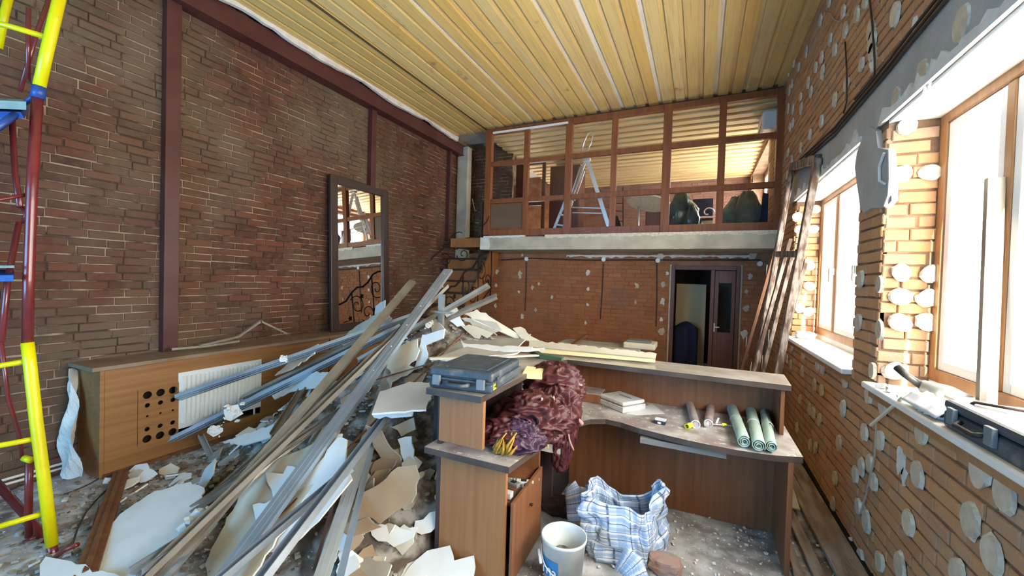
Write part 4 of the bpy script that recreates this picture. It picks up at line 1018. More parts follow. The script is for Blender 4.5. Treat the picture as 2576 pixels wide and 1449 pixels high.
cloth_lump((-.90,2.80,.88), .15,.19,.17, 8, M['cloth'], cu_)
cloth_lump((-.86,2.80,.66), .075,.10,.21, 9, M['cloth'], cu_, 'hanging_fold')
cloth_lump((-.84,2.88,.76), .07,.09,.18, 12, M['cloth'], cu_, 'hanging_fold')
cloth_lump((-.98,2.36,.86), .10,.12,.06, 7, M['cloth_p'], cu_)
rg = random.Random(12)
def ribbon(p, d, n_, w, m, name, seg=12, amp=.02):
    """narrow cloth fold through p along d"""
    p = V(p); d = V(d); n_ = V(n_).normalized(); s_ = d.cross(n_).normalized()
    ph = rg.random()*6
    def fn(u, v):
        q = p + d*u + n_*(amp*math.sin(u*5+ph)+w*.35*math.sin(v*PI)) + s_*((v-.5)*w*(1-.3*math.sin(u*PI)) + .02*math.sin(u*6+ph))
        return q
    return obj(name, MB().grid(fn, seg, 5), M[m], cu_, smooth=True, solid=.003)
for a, b, c, d in (((-.93,2.52,1.02),(.03,.25,-.14),(.6,-.6,.5),.022),((-.86,2.58,1.02),(.02,.18,-.2),(.8,-.4,.3),.02),((-.80,2.72,.83),(.02,.05,-.22),(.9,-.3,0),.018),
                   ((-.79,2.78,.90),(.0,.10,-.25),(.9,-.3,0),.016),((-1.06,2.45,.90),(.2,.02,-.02),(0,-.6,.7),.02),((-.85,2.9,1.1),(.05,.14,-.08),(.5,-.5,.6),.02),((-.80,2.70,.93),(.08,.13,-.12),(.8,-.5,.2),.03)):
    ribbon(a, b, c, d, 'lining', 'lining_strip')
for i in range(36):
    c = V((-1.07, 2.165, .76)) + V((rg.uniform(-.04,.10), rg.uniform(-.03,.05), 0))
    h = rg.uniform(.02,.12)
    obj('tassel_thread' if i % 6 else 'tassel', MB().tube([c+V((0,0,.01)), c+V((rg.uniform(-.03,.03),rg.uniform(-.03,.03),h*.6)), c+V((rg.uniform(-.02,.05),rg.uniform(0,.05),h+.02))], [.007,.009,.004], 6), M['gold'], cu_, smooth=True)
for i in range(7):
    c = V((-.88, 2.52, .80)) + V((rg.uniform(-.012,.012), rg.uniform(-.012,.012), 0))
    obj('tassel', MB().tube([c, c+V((0,0,-.04)), c+V((rg.uniform(-.015,.015),rg.uniform(-.01,.01),-.09))], [.006,.007,.004], 6), M['yellow_p'], cu_, smooth=True)
obj('folded_paper', MB().hexa([V((-1.15,2.70,1.09)),V((-1.02,2.78,1.08)),V((-1.05,2.90,1.10)),V((-1.17,2.85,1.11)),V((-1.14,2.70,1.13)),V((-1.02,2.78,1.12)),V((-1.05,2.90,1.14)),V((-1.17,2.85,1.15))]), M['cream_board'], label='small folded pale yellow packet between tool case and curtains', cat='packet')

# desk items
ob = rbox((-.57, 3.52, .757), 1, 1, 1, -.62)
dv = thing('desk_scanner', (-.57, 3.52, .757), 'white boxy desk device with a sloping lid on the inner desk', 'device')
obj('body', ob(-.15,.15,-.13,.13,0,.045), M['device'], dv, bevel=.006)
obj('lid', ob(-.145,.145,-.125,.125,.050,.082), M['device'], dv, bevel=.012)
obj('slot', ob(-.05,.09,.02,.035,.082,.085), M['grey_p'], dv)
obj('paper_sheet', MB().prism([pt(a,b,z=.759) for a, b in ((1575,1040),(1640,1015),(1672,1040),(1600,1044))], (0,0,-.002)), M['paper'], label='white paper sheet sticking out under the white desk device', cat='paper')
tr = thing('pen_tray', (-.86, 3.60, .755), 'small brown wooden tray box beside the curtains on the desk', 'tray')
obj('box', MB().bb(-.96,-.74,3.48,3.70,.757,.83), M['lam'], tr, bevel=.003)
obj('lid', MB().bb(-.955,-.745,3.485,3.695,.83,.838), M['top_dust'], tr)
sb = thing('cardboard_pack', (-.24, 3.22, .757), 'small black and white pack with a card on top on the desk', 'box')
ob2 = rbox((-.235, 3.23, .757), 1, 1, 1, -.12)
obj('box', ob2(-.04,.04,-.025,.025,0,.022), M['dark_p'], sb, bevel=.002)
obj('card', ob2(-.035,.04,-.01,.03,.022,.034), M['paper'], sb)
obj('end_label', ob2(-.012,.012,-.0262,-.025,.004,.018), M['paper'], sb)
def can(nm, p0, p1, r, m, lb, capm='alu'):
    p0 = V(p0); p1 = V(p1); d = (p1-p0); L_ = d.length
    t = thing(nm, p0, lb, 'spray can')
    obj('body', MB().lathe(p0, [(0,.0),(r*.6,.0),(r*.7,.006),(r*.96,.002),(r,.012),(r,L_*.82),(r*.8,L_*.9),(r*.4,L_*.94),(0,L_*.94)], 20, d), M[m], t, smooth=False)
    obj('rim', MB().lathe(p0, [(r*.88,-.002),(r*1.04,0),(r*1.04,.01),(r*.98,.012)], 20, d), M['alu'], t)
    obj('nozzle', MB().lathe(p0+d*.94, [(.012,0),(.012,.02),(.006,.025),(0,.025)], 10, d), M['white_paint'], t)
    return t
can('foam_can', pt(1750,1068,z=.785), pt(1733,1008,z=.785), .031, 'can', 'pale dusty foam can lying on the desk, left of the two cans')
can('foam_can', pt(1782,1066,z=.785), pt(1790,1012,z=.785), .031, 'can_pink', 'pinkish foam can lying on the desk, right of the two cans')
obj('yellow_tube', MB().lathe(pt(1728,1073,z=.775), [(.014,0),(.019,0),(.019,.09),(.022,.092),(.022,.12),(0,.12)], 16, pt(1763,1058,z=.775)-pt(1728,1073,z=.775)), M['yellow_p'], label='short yellow plastic tube cap lying before the foam cans', cat='cap')
fg = thing('foam_gun', pt(1790,1066,z=.77), 'thin metal foam gun with a yellow tip lying between cans and rolls', 'foam gun')
obj('barrel', MB().tube([pt(1785,1066,z=.775), pt(1850,1072,z=.772)], .004, 8), M['alu'], fg)
obj('adapter', MB().lathe(pt(1772,1066,z=.78), [(0,0),(.02,0),(.02,.02),(.012,.03)], 12, (1,0,.1)), M['alu'], fg)
obj('trigger', MB().bar(pt(1802,1066,z=.775), pt(1808,1052,z=.80), .012, .008), M['white_paint'], fg)
obj('tip', MB().lathe(pt(1815,1068,z=.775), [(.004,0),(.012,.005),(.008,.035),(0,.035)], 10, (1,.1,.1)), M['yellow_p'], fg)
# rolled underlay
def roll(p0, p1, r, seed, lb):
    p0 = V(p0); p1 = V(p1); d = (p1-p0); ax = d.normalized(); u = ax.cross(V((0,0,1))).normalized(); w = u.cross(ax)
    turns = 2.6; n = 60; rg = random.Random(seed); ph = rg.random()*6
    def fn(a, b):
        t = a*turns*2*PI; rr = r*(1-.75*a)*(1+.05*math.sin(3*t/turns+ph))
        return p0 + d*b + (u*math.cos(t+ph)+w*math.sin(t+ph))*rr
    o = obj('underlay_roll', MB().grid(fn, n, 6), M['roll'], smooth=True, solid=.004, label=lb, cat='roll', group=None)
    obj('roll_core', MB().lathe(p0+ax*.01, [(0,0),(r*.2,0),(r*.2,d.length*.97),(0,d.length*.97)], 10, ax), M['roll_in'], o)
    obj('tape', MB().lathe(p0+ax*(d.length*.45), [(r*1.04,0),(r*1.05,.002),(r*1.05,.03),(r*1.04,.032)], 20, ax), M['paper'], o)
roll(pt(1872,1112,z=.80), pt(1835,1012,z=.80), .040, 1, 'rolled pale green foam underlay on the desk, leftmost of three')
roll(pt(1908,1122,z=.80), pt(1885,1022,z=.80), .040, 2, 'rolled pale green foam underlay on the desk, middle of three')
roll(pt(1941,1124,z=.80), pt(1922,1030,z=.80), .036, 3, 'rolled pale green foam underlay on the desk, rightmost of three by the end panel')

# items on and behind the ledge
cbd = thing('cream_angle_board', pt(1500,900,z=1.13), 'long cream angled board with a torn edge lying on the back ledge', 'board')
def torn(pts, n_, amp, rg):
    out = []
    for i in range(len(pts)-1):
        a, b = V(pts[i]), V(pts[i+1]); K = max(1, int((b-a).length/.03))
        for k_ in range(K):
            out.append(a.lerp(b, k_/K)+V(n_)*rg.uniform(-amp, amp))
    out.append(V(pts[-1])); return out
A_, B_ = pt(1330,885,z=1.14), pt(1648,912,z=1.14)
rg = random.Random(3)
A2, B2 = A_+V((-.04,.17,.06)), B_+V((0,.16,.05))
obj('face', MB().prism([A_, B_, B_+V((0,0,.035)), A_+V((0,.0,.05))], (0,.012,0)), M['cream_board'], cbd)
obj('top_flange', MB().prism([B_+V((0,0,.035)), A_+V((0,0,.05))] + torn([A_+V((-.05,.14,.09)), A_.lerp(B_,.5)+V((0,.12,.075)), B_+V((0,.10,.06))], (0,1,.3), .018, rg), (0,0,-.01)), M['gyp_c'], cbd)
def bent_strip(name, path, w, t, m, lb, cat, up=None):
    mb = MB()
    for a, b in zip(path, path[1:]): mb.bar(a, b, w, t, 0, 0, up)
    return obj(name, mb, M[m], label=lb, cat=cat)
bent_strip('green_batten', [pt(1333,880,z=1.16), pt(1360,895,z=1.15), pt(1415,905,z=1.14)], .05, .035, 'green_p', 'dark green plastic batten lying across the counter corner', 'batten')
bent_strip('cream_strip', [pt(1080,902,z=1.19), pt(1230,899,z=1.17), pt(1372,893,z=1.15)], .045, .012, 'gyp_c', 'long thin cream strip lying behind the blue tool case', 'strip')
pal = thing('stacked_trays', (-1.2, 6.3, 0), 'pale low boxes with a sloping stick standing beyond the back counter', 'boxes')
obj('base_box', MB().bb(-2.0,-.75,6.1,6.6,.0,.84), M['gyp_g'], pal, bevel=.01)
obj('top_box', MB().bb(-1.0,-.55,6.15,6.55,.84,.93), M['gyp_c'], pal, bevel=.02)
obj('inner_tray', MB().bb(-.95,-.62,6.2,6.45,.93,.96), M['grey_p'], pal, bevel=.01)
obj('stick', MB().bar(pt(1435,870,y=6.0), pt(1475,843,y=6.4), .05, .03), M['brown_wood'], label='short brown stick leaning on the pale boxes beyond the counter', cat='stick')

# ------------------------------------------------------------------ bucket
bc = V((-.685, 2.335, 0))
bk = thing('plaster_bucket', bc, 'white plastic bucket with a blue printed label on the dusty floor', 'bucket')
obj('shell', MB().lathe(bc, [(0,.004),(.105,.004),(.108,.0),(.130,.265),(.136,.268),(.136,.285),(.128,.285),(.124,.26),(.102,.015),(0,.015)], 36), M['bucket'], bk, smooth=True)
lb_ = MB(); K = 14
a0, a1 = math.radians(-150), math.radians(-88)
for i in range(K):
    for (z0, z1) in ((.07, .185),):
        q = []
        for (aa, zz) in ((a0+(a1-a0)*i/K, z0), (a0+(a1-a0)*(i+1)/K, z0), (a0+(a1-a0)*(i+1)/K, z1), (a0+(a1-a0)*i/K, z1)):
            rr = .108+.022*zz/.265+.0012
            q.append(bc+V((math.cos(aa)*rr, math.sin(aa)*rr, zz)))
        lb_.add(q, [(0,1,2,3)])
obj('printed_label', lb_, M['bucket_blue'], bk, smooth=True, label='blue label with white lettering')
def text_on(name, s, size, c, ux, uz, m, par, extr=.0008):
    cv = bpy.data.curves.new(name, 'FONT'); cv.body = s; cv.size = size; cv.extrude = extr; cv.align_x = 'CENTER'; cv.align_y = 'CENTER'
    cv.materials.append(m)
    o = bpy.data.objects.new(name, cv); COL.objects.link(o)
    ux = V(ux).normalized(); uz = V(uz).normalized(); n = ux.cross(uz)
    o.rotation_euler = Matrix((ux, uz, n)).transposed().to_euler()
    dg = bpy.context.evaluated_depsgraph_get(); me = bpy.data.meshes.new_from_object(o.evaluated_get(dg)); rot = o.rotation_euler.copy(); bpy.data.objects.remove(o)
    o = bpy.data.objects.new(name, me); COL.objects.link(o); o.rotation_euler = rot
    place(o, V(c), par); return o
am = math.radians(-112); rr = .126
text_on('lettering', 'ma', .09, bc+V((math.cos(am)*rr, math.sin(am)*rr, .125)), (-math.sin(am), math.cos(am), 0), (math.cos(am)*.083, math.sin(am)*.083, 1), M['white_paint'], bk)
obj('handle', MB().tube([bc+V((.134*math.cos(t), .134*math.sin(t), .21-.10*math.sin((t+PI*.92)*1.0) if True else 0)) for t in [math.radians(-165+i*10) for i in range(13)]], .0035, 6), M['white_paint'], bk, smooth=True)
obj('grip', MB().tube([bc+V((-.135,-.06,.19)), bc+V((-.10,-.115,.15))], .009, 8), M['white_paint'], bk, smooth=True)
obj('bucket_scraps', cloth_lump and MB().grid(lambda u, v: bc+V((.112*v*math.cos(2*PI*u), .112*v*math.sin(2*PI*u), .14+.03*noise.noise(V((u*8,v*6,0))))), 24, 8), M['mound'], bk)

# ------------------------------------------------------------------ plaid bag
def plaid_bag():
    c = V((-.42, 2.78, 0)); uvs = []
    root = thing('checked_bag', c, 'large blue and white checked woven bag standing open by the bucket', 'bag')
    mb = MB(); NU, NV = 72, 26
    def fn(u, v):
        a = 2*PI*u
        ca, sa = math.cos(a), math.sin(a)
        px_ = math.copysign(abs(ca)**.55, ca); py_ = math.copysign(abs(sa)**.55, sa)
        w = .23*(1+.06*math.sin(v*PI)); d = .16*(1+.25*math.sin(v*PI*.9))
        n = noise.noise(V((ca*2, sa*2, v*3)))
        f = .018*math.sin(a*7+n*5)*(.35+v) + .03*n
        h = .40 + .05*math.sin(a*2+1.0) + .035*math.sin(a*3)
        if v > .6: 
            w *= 1+(.10)*(v-.6); 
        crumple = .03*abs(noise.noise(V((ca*3+5, sa*3, v*6))))
        x, y = px_*(w+f-crumple), py_*(d+f-crumple)
        x += .05*(1-v)
        return c + V((x*.93+y*.25, -x*.30*-1*.6+y*.95, v*h))
    mb.grid(fn, NU, NV)
    uv = [(i/NU*1.1, j/NV*.45) for i in range(NU+1) for j in range(NV+1)]
    obj('body', mb, M['plaid'], root, smooth=True, solid=.003, uv=uv)
    obj('inside_base', MB().lathe(c+V((0,0,.12)), [(0,0),(.15,0)], 20), M['navy'], root)
    def strap(path, w, up=(0,-1,0.3)):
        mb = MB(); uv = []; n = len(path)
        for i, p in enumerate(path):
            d = (V(path[min(i+1,n-1)])-V(path[max(i-1,0)])).normalized(); s_ = d.cross(V(up)).normalized()
            for j in range(5):
                mb.v.append(V(p)+s_*(w*(j/4-.5))+V(up)*.012*math.sin(j/4*PI)); uv.append((j/4*w*3, i*.09))
        for i in range(n-1):
            for j in range(4): mb.f.append([i*5+j,(i+1)*5+j,(i+1)*5+j+1,i*5+j+1]); mb.m.append(0)
        obj('handle_flap', mb, M['plaid'], root, smooth=True, solid=.003, uv=uv)
    D = 2.98
    q = lambda a, b, dd: EYE + ray(a, b)*dd
    strap([q(1448,1310,2.8), q(1445,1270,2.86), q(1440,1235,2.92), q(1432,1222,2.95)], .12)
    strap([q(1478,1235,2.98), q(1505,1222,3.0), q(1530,1255,2.95), q(1555,1285,2.9)], .085)
    strap([q(1570,1288,2.95), q(1600,1268,2.95), q(1630,1280,2.92), q(1645,1300,2.9), q(1632,1330,2.85)], .085)
    strap([q(1560,1400,2.5), q(1590,1425,2.45), q(1600,1460,2.4)], .16)
    return root
plaid_bag()

# rocks, tub by the counter
def chunk(mb, c, s, rg, flat=1.):
    vs = [V((x, y, z)) for x in (-1,1) for y in (-1,1) for z in (-1,1)]
    R_ = Matrix.Rotation(rg.uniform(0, 6.3), 3, 'Z') @ Matrix.Rotation(rg.uniform(-.5,.5), 3, 'X')
    sx, sy, sz = s*rg.uniform(.5,1), s*rg.uniform(.4,.9), s*flat*rg.uniform(.3,.7)
    vv = [V(c)+R_@V((v.x*sx*rg.uniform(.6,1.1), v.y*sy*rg.uniform(.6,1.1), v.z*sz*rg.uniform(.6,1.1))) for v in vs]
    mb.add([vv[0],vv[4],vv[6],vv[2],vv[1],vv[5],vv[7],vv[3]], [(0,3,2,1),(4,5,6,7),(0,1,5,4),(1,2,6,5),(2,3,7,6),(3,0,4,7)])
def rock(nm, c, s, m, lb, cat, seed, flat=1):
    rg = random.Random(seed)
    def fn(u, v):
        a = 2*PI*u; b = PI*(v-.5); d = V((math.cos(a)*math.cos(b), math.sin(a)*math.cos(b), math.sin(b)))
        k_ = 1/max(abs(d.x)*1.0, abs(d.y)*1.15, abs(d.z)*1.2)
        k_ = .6*min(k_, 1.25)+.4
        r = s*k_*(1+.18*noise.noise(d*2.2+V((seed,0,0))))
        return V(c)+V((d.x*r*1.0, d.y*r*.75, d.z*r*.6*flat+s*.5*flat))
    return obj(nm, MB().grid(fn, 28, 18), M[m], smooth=False, label=lb, cat=cat)
rock('brick_chunk', (-.14, 2.70, 0), .10, 'stone', 'broken brown brick chunk on the floor to the right of the checked bag', 'rubble', 3)
rock('brick_chunk', (.05, 2.68, -.02), .06, 'stone', 'low broken brick piece at the bottom edge right of the larger chunk', 'rubble', 5, .6)
rock('dark_sack', (-.93, 3.05, -.02), .14, 'frame_dark', 'dark brown lump on the floor behind the bucket near the pedestal', 'sack', 8, .8)

# ------------------------------------------------------------------ right side: leaning frames, boards, windowsill clutter
lf_ = thing('old_casement', (.62, 5.3, 0), 'old dark window frame with two openings leaning on the right wall', 'frame')
TR, TL = V((.99,4.8,3.05)), V((.95,5.8,3.24)); BR, BL = V((.62,4.8,.0)), V((.57,5.8,.0))
def fb(name, a, b, w=.075, h=.06): return obj(name, MB().bar(a, b, w, h, 0, 0, (1,0,0)), M['old_wood'], lf_, bevel=.005)
fb('stile', BR, TR, .10); fb('stile', BL, TL, .08); fb('rail', TL, TR, .09)
m1 = BL.lerp(TL, .68); m2 = BR.lerp(TR, .70); fb('rail', m1, m2, .07)
fb('bead', BL.lerp(TL,.02)+V((-.02,-.09,0)), TL+V((-.02,-.09,-.05)), .025, .03)
for i, (a, b, w, mm, lb_) in enumerate(((( .50,5.15,0),(.90,5.25,2.2),.07,'old_wood','paint flaked batten leaning inside the old frame, nearest the window'),
                           ((.44,5.5,0),(.90,5.45,2.35),.09,'old_wood','wide flaked batten leaning behind the old frame'),
                           ((.36,5.9,0),(.93,6.15,2.6),.07,'brown_wood','brown batten leaning at the far side of the old frame'),
                           ((.56,4.95,0),(.97,4.98,2.1),.05,'old_wood','thin flaked batten leaning close to the near stile of the old frame'))):
    o = thing('leaning_batten', a, lb_, 'batten')
    obj('board', MB().bar(a, b, w, .035, 0, 0, (1,0,0)), M[mm], o, bevel=.003)
    a_, b_ = V(a), V(b)
    for k_ in range(3):
        t = rnd.uniform(.2,.9); obj('plaster_scab', MB().prism([a_.lerp(b_,t)+V((-.025, rnd.uniform(-.03,.03), rnd.uniform(-.05,.05))) for _ in range(3)]+[a_.lerp(b_,t)+V((-.025,-.03,.12))], (.005,0,0)), M['plaster'], o)
# boards on the floor by the right wall
for i, (a, b, w, lb_) in enumerate((((.93,5.6,.02),(.95,3.0,.03),.12,'weathered board lying tight along the foot of the right wall'),
                        ((.80,5.3,.02),(.88,3.0,.03),.09,'weathered board lying second from the right wall on the floor'),
                        ((.68,4.6,.02),(.74,2.95,.02),.07,'narrow weathered board lying third from the right wall'),
                        ((.62,4.2,.02),(.62,2.9,.02),.05,'thin board lying beside the counter end panel'))):
    obj('floor_board', MB().bar(a, b, w, .03), M['floor_wood'], bevel=.004, label=lb_, cat='board')
obj('beige_offcut', MB().prism([V((.62,4.3,.045)),V((.80,4.2,.06)),V((.78,3.85,.06)),V((.66,3.9,.045))], (0,0,-.012)), M['gyp_c'], label='torn cream offcut lying on the boards behind the counter end', cat='board offcut')
# black strip drawn in for the dark gap along the wall foot
obj('dark_gap_strip', MB().bb(XR-.03, XR, 1.5, 7.9, 0, .05), M['black'], kind='structure')
# windowsill clutter
SZ = 1.215
cs = thing('black_tool_case', (1.1, 2.12, SZ), 'black plastic tool case lying on the near window sill', 'tool case')
obj('shell', MB().bb(.99,1.25,1.75,2.42,SZ,SZ+.075), M['case'], cs, bevel=.015)
obj('lid', MB().bb(.99,1.25,1.75,2.42,SZ+.079,SZ+.12), M['case'], cs, bevel=.015)
for y in (2.3, 2.05): obj('latch', MB().bb(.972,.99,y,y+.05,SZ+.03,SZ+.10), M['case_latch'], cs, bevel=.003)
obj('handle', MB().tube([(.98,2.10,SZ+.06),(.955,2.12,SZ+.05),(.955,2.24,SZ+.05),(.98,2.26,SZ+.06)], .010, 8), M['dark_p'], cs, smooth=True)
pw = thing('power_tool', (1.15, 2.85, SZ), 'dusty power tool with a dark handle lying on the near window sill', 'tool')
obj('body', MB().tube([(1.13,2.95,SZ+.07),(1.16,2.80,SZ+.07),(1.18,2.68,SZ+.06)], [.035,.045,.04], 12), M['device'], pw, smooth=True)
obj('grip', MB().tube([(1.12,2.93,SZ+.07),(1.06,2.99,SZ+.12),(1.04,3.03,SZ+.15)], [.022,.018,.02], 10), M['dark_p'], pw, smooth=True)
obj('motor_block', MB().bb(1.10,1.24,2.52,2.70,SZ,SZ+.09), M['grey_p'], pw, bevel=.015)
obj('power_cable', MB().tube([(1.1,2.6,SZ+.03),(1.02,2.5,SZ+.02),(1.06,2.35,SZ+.13),(1.2,2.2,SZ+.14),(1.22,2.0,SZ+.14)], .006, 6), M['cable'], pw, smooth=True)
rk = MB(); rg = random.Random(8)
for i in range(60): chunk(rk, (rg.uniform(1.0,1.25), rg.uniform(2.4,3.2), SZ+.015), rg.uniform(.01,.04), rg)
obj('sill_rubble', rk, M['plaster'], kind='stuff', label='white plaster crumbs on the near window sill', cat='rubble')
obj('grey_profile', MB().bar((1.22,2.62,SZ), (1.255,2.72,2.35), .06, .03), M['zinc_dust'], label='grey upright profile leaning against the near window pane', cat='profile')
obj('sill_stick', MB().bar(pt(2272,1000,x=.99), pt(2190,1070,x=.97), .012, .012), M['gyp_c'], label='thin pale stick poking down from the near window sill', cat='stick')
obj('plastic_wrap', MB().grid(lambda u, v: V((.98+.16*u, 2.45+.35*v, SZ+.02+.05*math.sin(u*PI)*(1+.5*noise.noise(V((u*5,v*5,1)))))), 12, 14), M['paper'], smooth=True, solid=.002, label='crumpled white plastic wrap at the edge of the near sill', cat='wrap')
rock('sill_pad', (1.14, 5.75, SZ), .10, 'paper', 'rolled white cloth at the far end of the far window sill', 'cloth', 13, .8)

# ------------------------------------------------------------------ debris heap
def hz(x, y):
    r = math.sqrt(((x+2.50)/2.15)**2 + ((y-3.75)/2.15)**2)
    h = 1.42*max(0, 1-r)
    r2 = math.sqrt(((x+1.95)/.75)**2 + ((y-3.7)/.9)**2)
    h = max(h, 1.22*max(0, 1-r2)**.55 if r2 < 1 else 0)
    n = noise.noise(V((x*2.3, y*2.3, 3)))*.10 + noise.noise(V((x*6, y*6, 8)))*.05
    if x > -1.54 and y < 3.86: h = 0
    if h == 0: return -.03 if x > -1.6 else 0
    return max(0, h + n*min(1, h*4) + (.012 if h > 0 else 0))
def hs(px, py, lift=0.):
    d = ray(px, py); t = .8
    while t < 9:
        p = EYE + d*t
        if p.z <= hz(p.x, p.y)+lift or p.z <= lift: return p
        t += .01
    return EYE + d*5
def hnorm(p):
    e = .12
    return V((-(hz(p.x+e,p.y)-hz(p.x-e,p.y))/(2*e), -(hz(p.x,p.y+e)-hz(p.x,p.y-e))/(2*e), 1)).normalized()
mb = MB(); mb.grid(lambda u, v: V((-4.6+u*4.2, 1.2+v*4.8, hz(-4.6+u*4.2, 1.2+v*4.8)-.02)), 130, 150)
obj('rubble_mound', mb, M['mound'], kind='stuff', smooth=False, label='dusty core of the demolition heap behind the counter', cat='rubble')
def crumbs(name, n, box, s0, s1, seed, lb, onheap=True, m='rubble'):
    rg = random.Random(seed); mb = MB()
    for i in range(n):
        x, y = rg.uniform(box[0], box[1]), rg.uniform(box[2], box[3])
        s = s0 + (s1-s0)*rg.random()**3
        z = (hz(x, y) if onheap else 0) + s*.2
        chunk(mb, (x, y, z), s, rg, .6)
    return obj(name, mb, M[m], kind='stuff', label=lb, cat='rubble')
crumbs('plaster_crumbs', 4200, (-4.55,-1.5,1.0,5.3), .005, .034, 1, 'plaster crumbs strewn over the heap and the floor at left')
crumbs('plaster_crumbs', 1500, (-4.9,-2.2,.6,2.6), .004, .03, 5, 'fine plaster crumbs on the floor at left')
crumbs('floor_crumbs', 1300, (-.95,.95,2.2,3.5), .003, .014, 2, 'small plaster crumbs on the floor under the desk', False, 'gyp_e')
crumbs('desk_crumbs', 260, (-1.1,.55,2.1,3.7), .002, .008, 3, 'plaster crumbs', False)
o = bpy.data.objects['desk_crumbs']; o.location.z += .757
if True:
    # keep only the crumbs that lie on the worktop
    me = o.data; ok = []; inside = lambda x, y: (y > 3.15) or (x < -.92)
    vs = [v.co + o.location for v in me.vertices]; mb = MB()
    for i in range(0, len(vs), 8):
        c = sum((v for v in vs[i:i+8]), V())/8
        if inside(c.x, c.y): mb.add(vs[i:i+8], [(0,3,2,1),(4,5,6,7),(0,1,5,4),(1,2,6,5),(2,3,7,6),(3,0,4,7)])
    bpy.data.objects.remove(o); obj('desk_crumbs', mb, M['rubble'], kind='stuff', label='plaster crumbs scattered over the desktop', cat='rubble')

GY = {'w': ('gyp_w','gyp_b'), 'c': ('gyp_c','gyp_b'), 'b': ('gyp_b','gyp_w'), 'g': ('gyp_g','gyp_g')}
def gyp(px_pts, kind, lb=None, lift=.05, nrm=None, th=.0125, jag=.016, y=None, depth=None, group=None, seed=None, name='plasterboard_piece', p0=None):
    rg = random.Random(seed if seed is not None else int(px_pts[0][0]*7+px_pts[0][1]))
    cx_ = sum(p[0] for p in px_pts)/len(px_pts); cy_ = sum(p[1] for p in px_pts)/len(px_pts)
    if p0 is None:
        p0 = pt(cx_, cy_, y=y) if y is not None else (EYE+ray(cx_, cy_)*depth if depth else hs(cx_, cy_, lift))
    n = V(nrm).normalized() if nrm else hnorm(p0)
    if ray(cx_, cy_).dot(n) > 0: n = -n
    pts = [plane_pt(a, b, p0, n) for a, b in px_pts]
    out = []
    for i in range(len(pts)):
        a, b = pts[i], pts[(i+1) % len(pts)]; L_ = (b-a).length; K = max(1, min(14, int(L_/.045)))
        rough_edge = rg.random() < .65
        for k_ in range(K):
            q = a.lerp(b, k_/K)
            if k_ and rough_edge: q = q + (b-a).cross(n).normalized()*rg.uniform(-jag, jag)
            out.append(q)
    f, bck = GY[kind]
    return obj(name, MB().prism(out, -n*th, 0, 1, 2), [M[f], M[bck], M['gyp_e']], label=lb, cat='plasterboard', group=group)
gyp([(205,1440),(300,1295),(390,1235),(480,1212),(515,1235),(470,1330),(380,1449),(210,1470)], 'w', 'large flat white plasterboard sheet lying at the lower left of the heap', .13, (-.1,-.25,1))
gyp([(515,1420),(600,1250),(660,1170),(760,1130),(860,1090),(820,1180),(740,1290),(620,1470),(520,1470)], 'c', 'large pale grey plasterboard sheet on the front slope of the heap', .19, (-.15,-.75,.9))
gyp([(745,1240),(800,1165),(850,1100),(872,1105),(868,1165),(885,1205),(800,1310),(735,1370),(675,1388),(690,1330)], 'w', 'bright white curved plasterboard piece between the long steel profiles', .24, (-.1,-.75,.8))
gyp([(668,1187),(712,1192),(722,1172),(748,1178),(720,1240),(690,1262),(682,1230)], 'w', 'small white triangular plasterboard scrap on the grey sheet', .24, (-.1,-.75,.9))
gyp([(635,1270),(700,1255),(660,1320),(645,1318)], 'w', 'small white scrap lower on the grey sheet', .23, (-.1,-.75,.9))
gyp([(872,1295),(880,1255),(935,1228),(1000,1175),(1045,1170),(1055,1200),(1035,1265),(990,1290),(955,1318),(932,1300),(880,1312)], 'b', 'large brown backed plasterboard slab jutting from the front of the heap', .16, (.25,-.9,.35))
gyp([(862,1320),(925,1300),(960,1325),(905,1345),(865,1352)], 'b', 'brown backed plasterboard strip under the jutting slab', .08, (.1,-.8,.6))
gyp([(918,1070),(960,1085),(985,1130),(1008,1150),(1010,1180),(985,1178),(940,1125)], 'b', 'upright brown plasterboard piece below the white ledge board', .12, (.3,-1,.1))
gyp([(1000,1105),(1035,1098),(1040,1150),(1048,1165),(1020,1172),(1008,1140)], 'w', 'small white plasterboard strip beside the dark counter side', .12, (.2,-1,.1))
gyp([(985,1075),(1040,1050),(1045,1080),(1010,1098)], 'c', 'cream torn piece under the white ledge board', .12, (.2,-1,.3))
gyp([(935,1040),(955,985),(1030,960),(1105,965),(1072,1030),(1000,1035)], 'w', 'white plasterboard piece lying level beside the tool case', nrm=(-.05,-.12,1), p0=V((-1.85,2.5,.93)))
gyp([(935,1040),(1000,1036),(1040,1030),(1035,1048),(985,1052),(940,1050)], 'w', 'white folded edge strip at the front of the level white piece', nrm=(0,-1,.1), p0=V((-1.88,2.28,.90)))
gyp([(980,900),(1010,868),(1050,852),(1055,880),(1045,905),(1012,930),(985,940),(972,925)], 'c', 'cream crumpled plasterboard sheet in the middle of the heap', .14, (-.1,-.9,.7))
gyp([(1062,842),(1118,828),(1115,850),(1085,862),(1070,868),(1075,900),(1060,925),(1040,930),(1048,890)], 'w', 'pale S-shaped bent paper strip near the top of the heap', .20, (-.1,-1,.5))
gyp([(1080,795),(1095,800),(1125,835),(1090,840)], 'c', 'cream curled strip below the upright channel', .10, (-.2,-1,.4))
gyp([(990,930),(1020,915),(1045,925),(1020,945),(985,960),(975,1000),(945,990)], 'c', 'torn cream piece hanging left of the tool case', .10, (-.1,-.8,.6))
gyp([(1120,880),(1165,850),(1335,840),(1330,846),(1268,905),(1085,906)], 'g', 'large dusty grey plasterboard sheet behind the tool case', nrm=(0,-.16,1), p0=pt(1230,880,y=3.35))
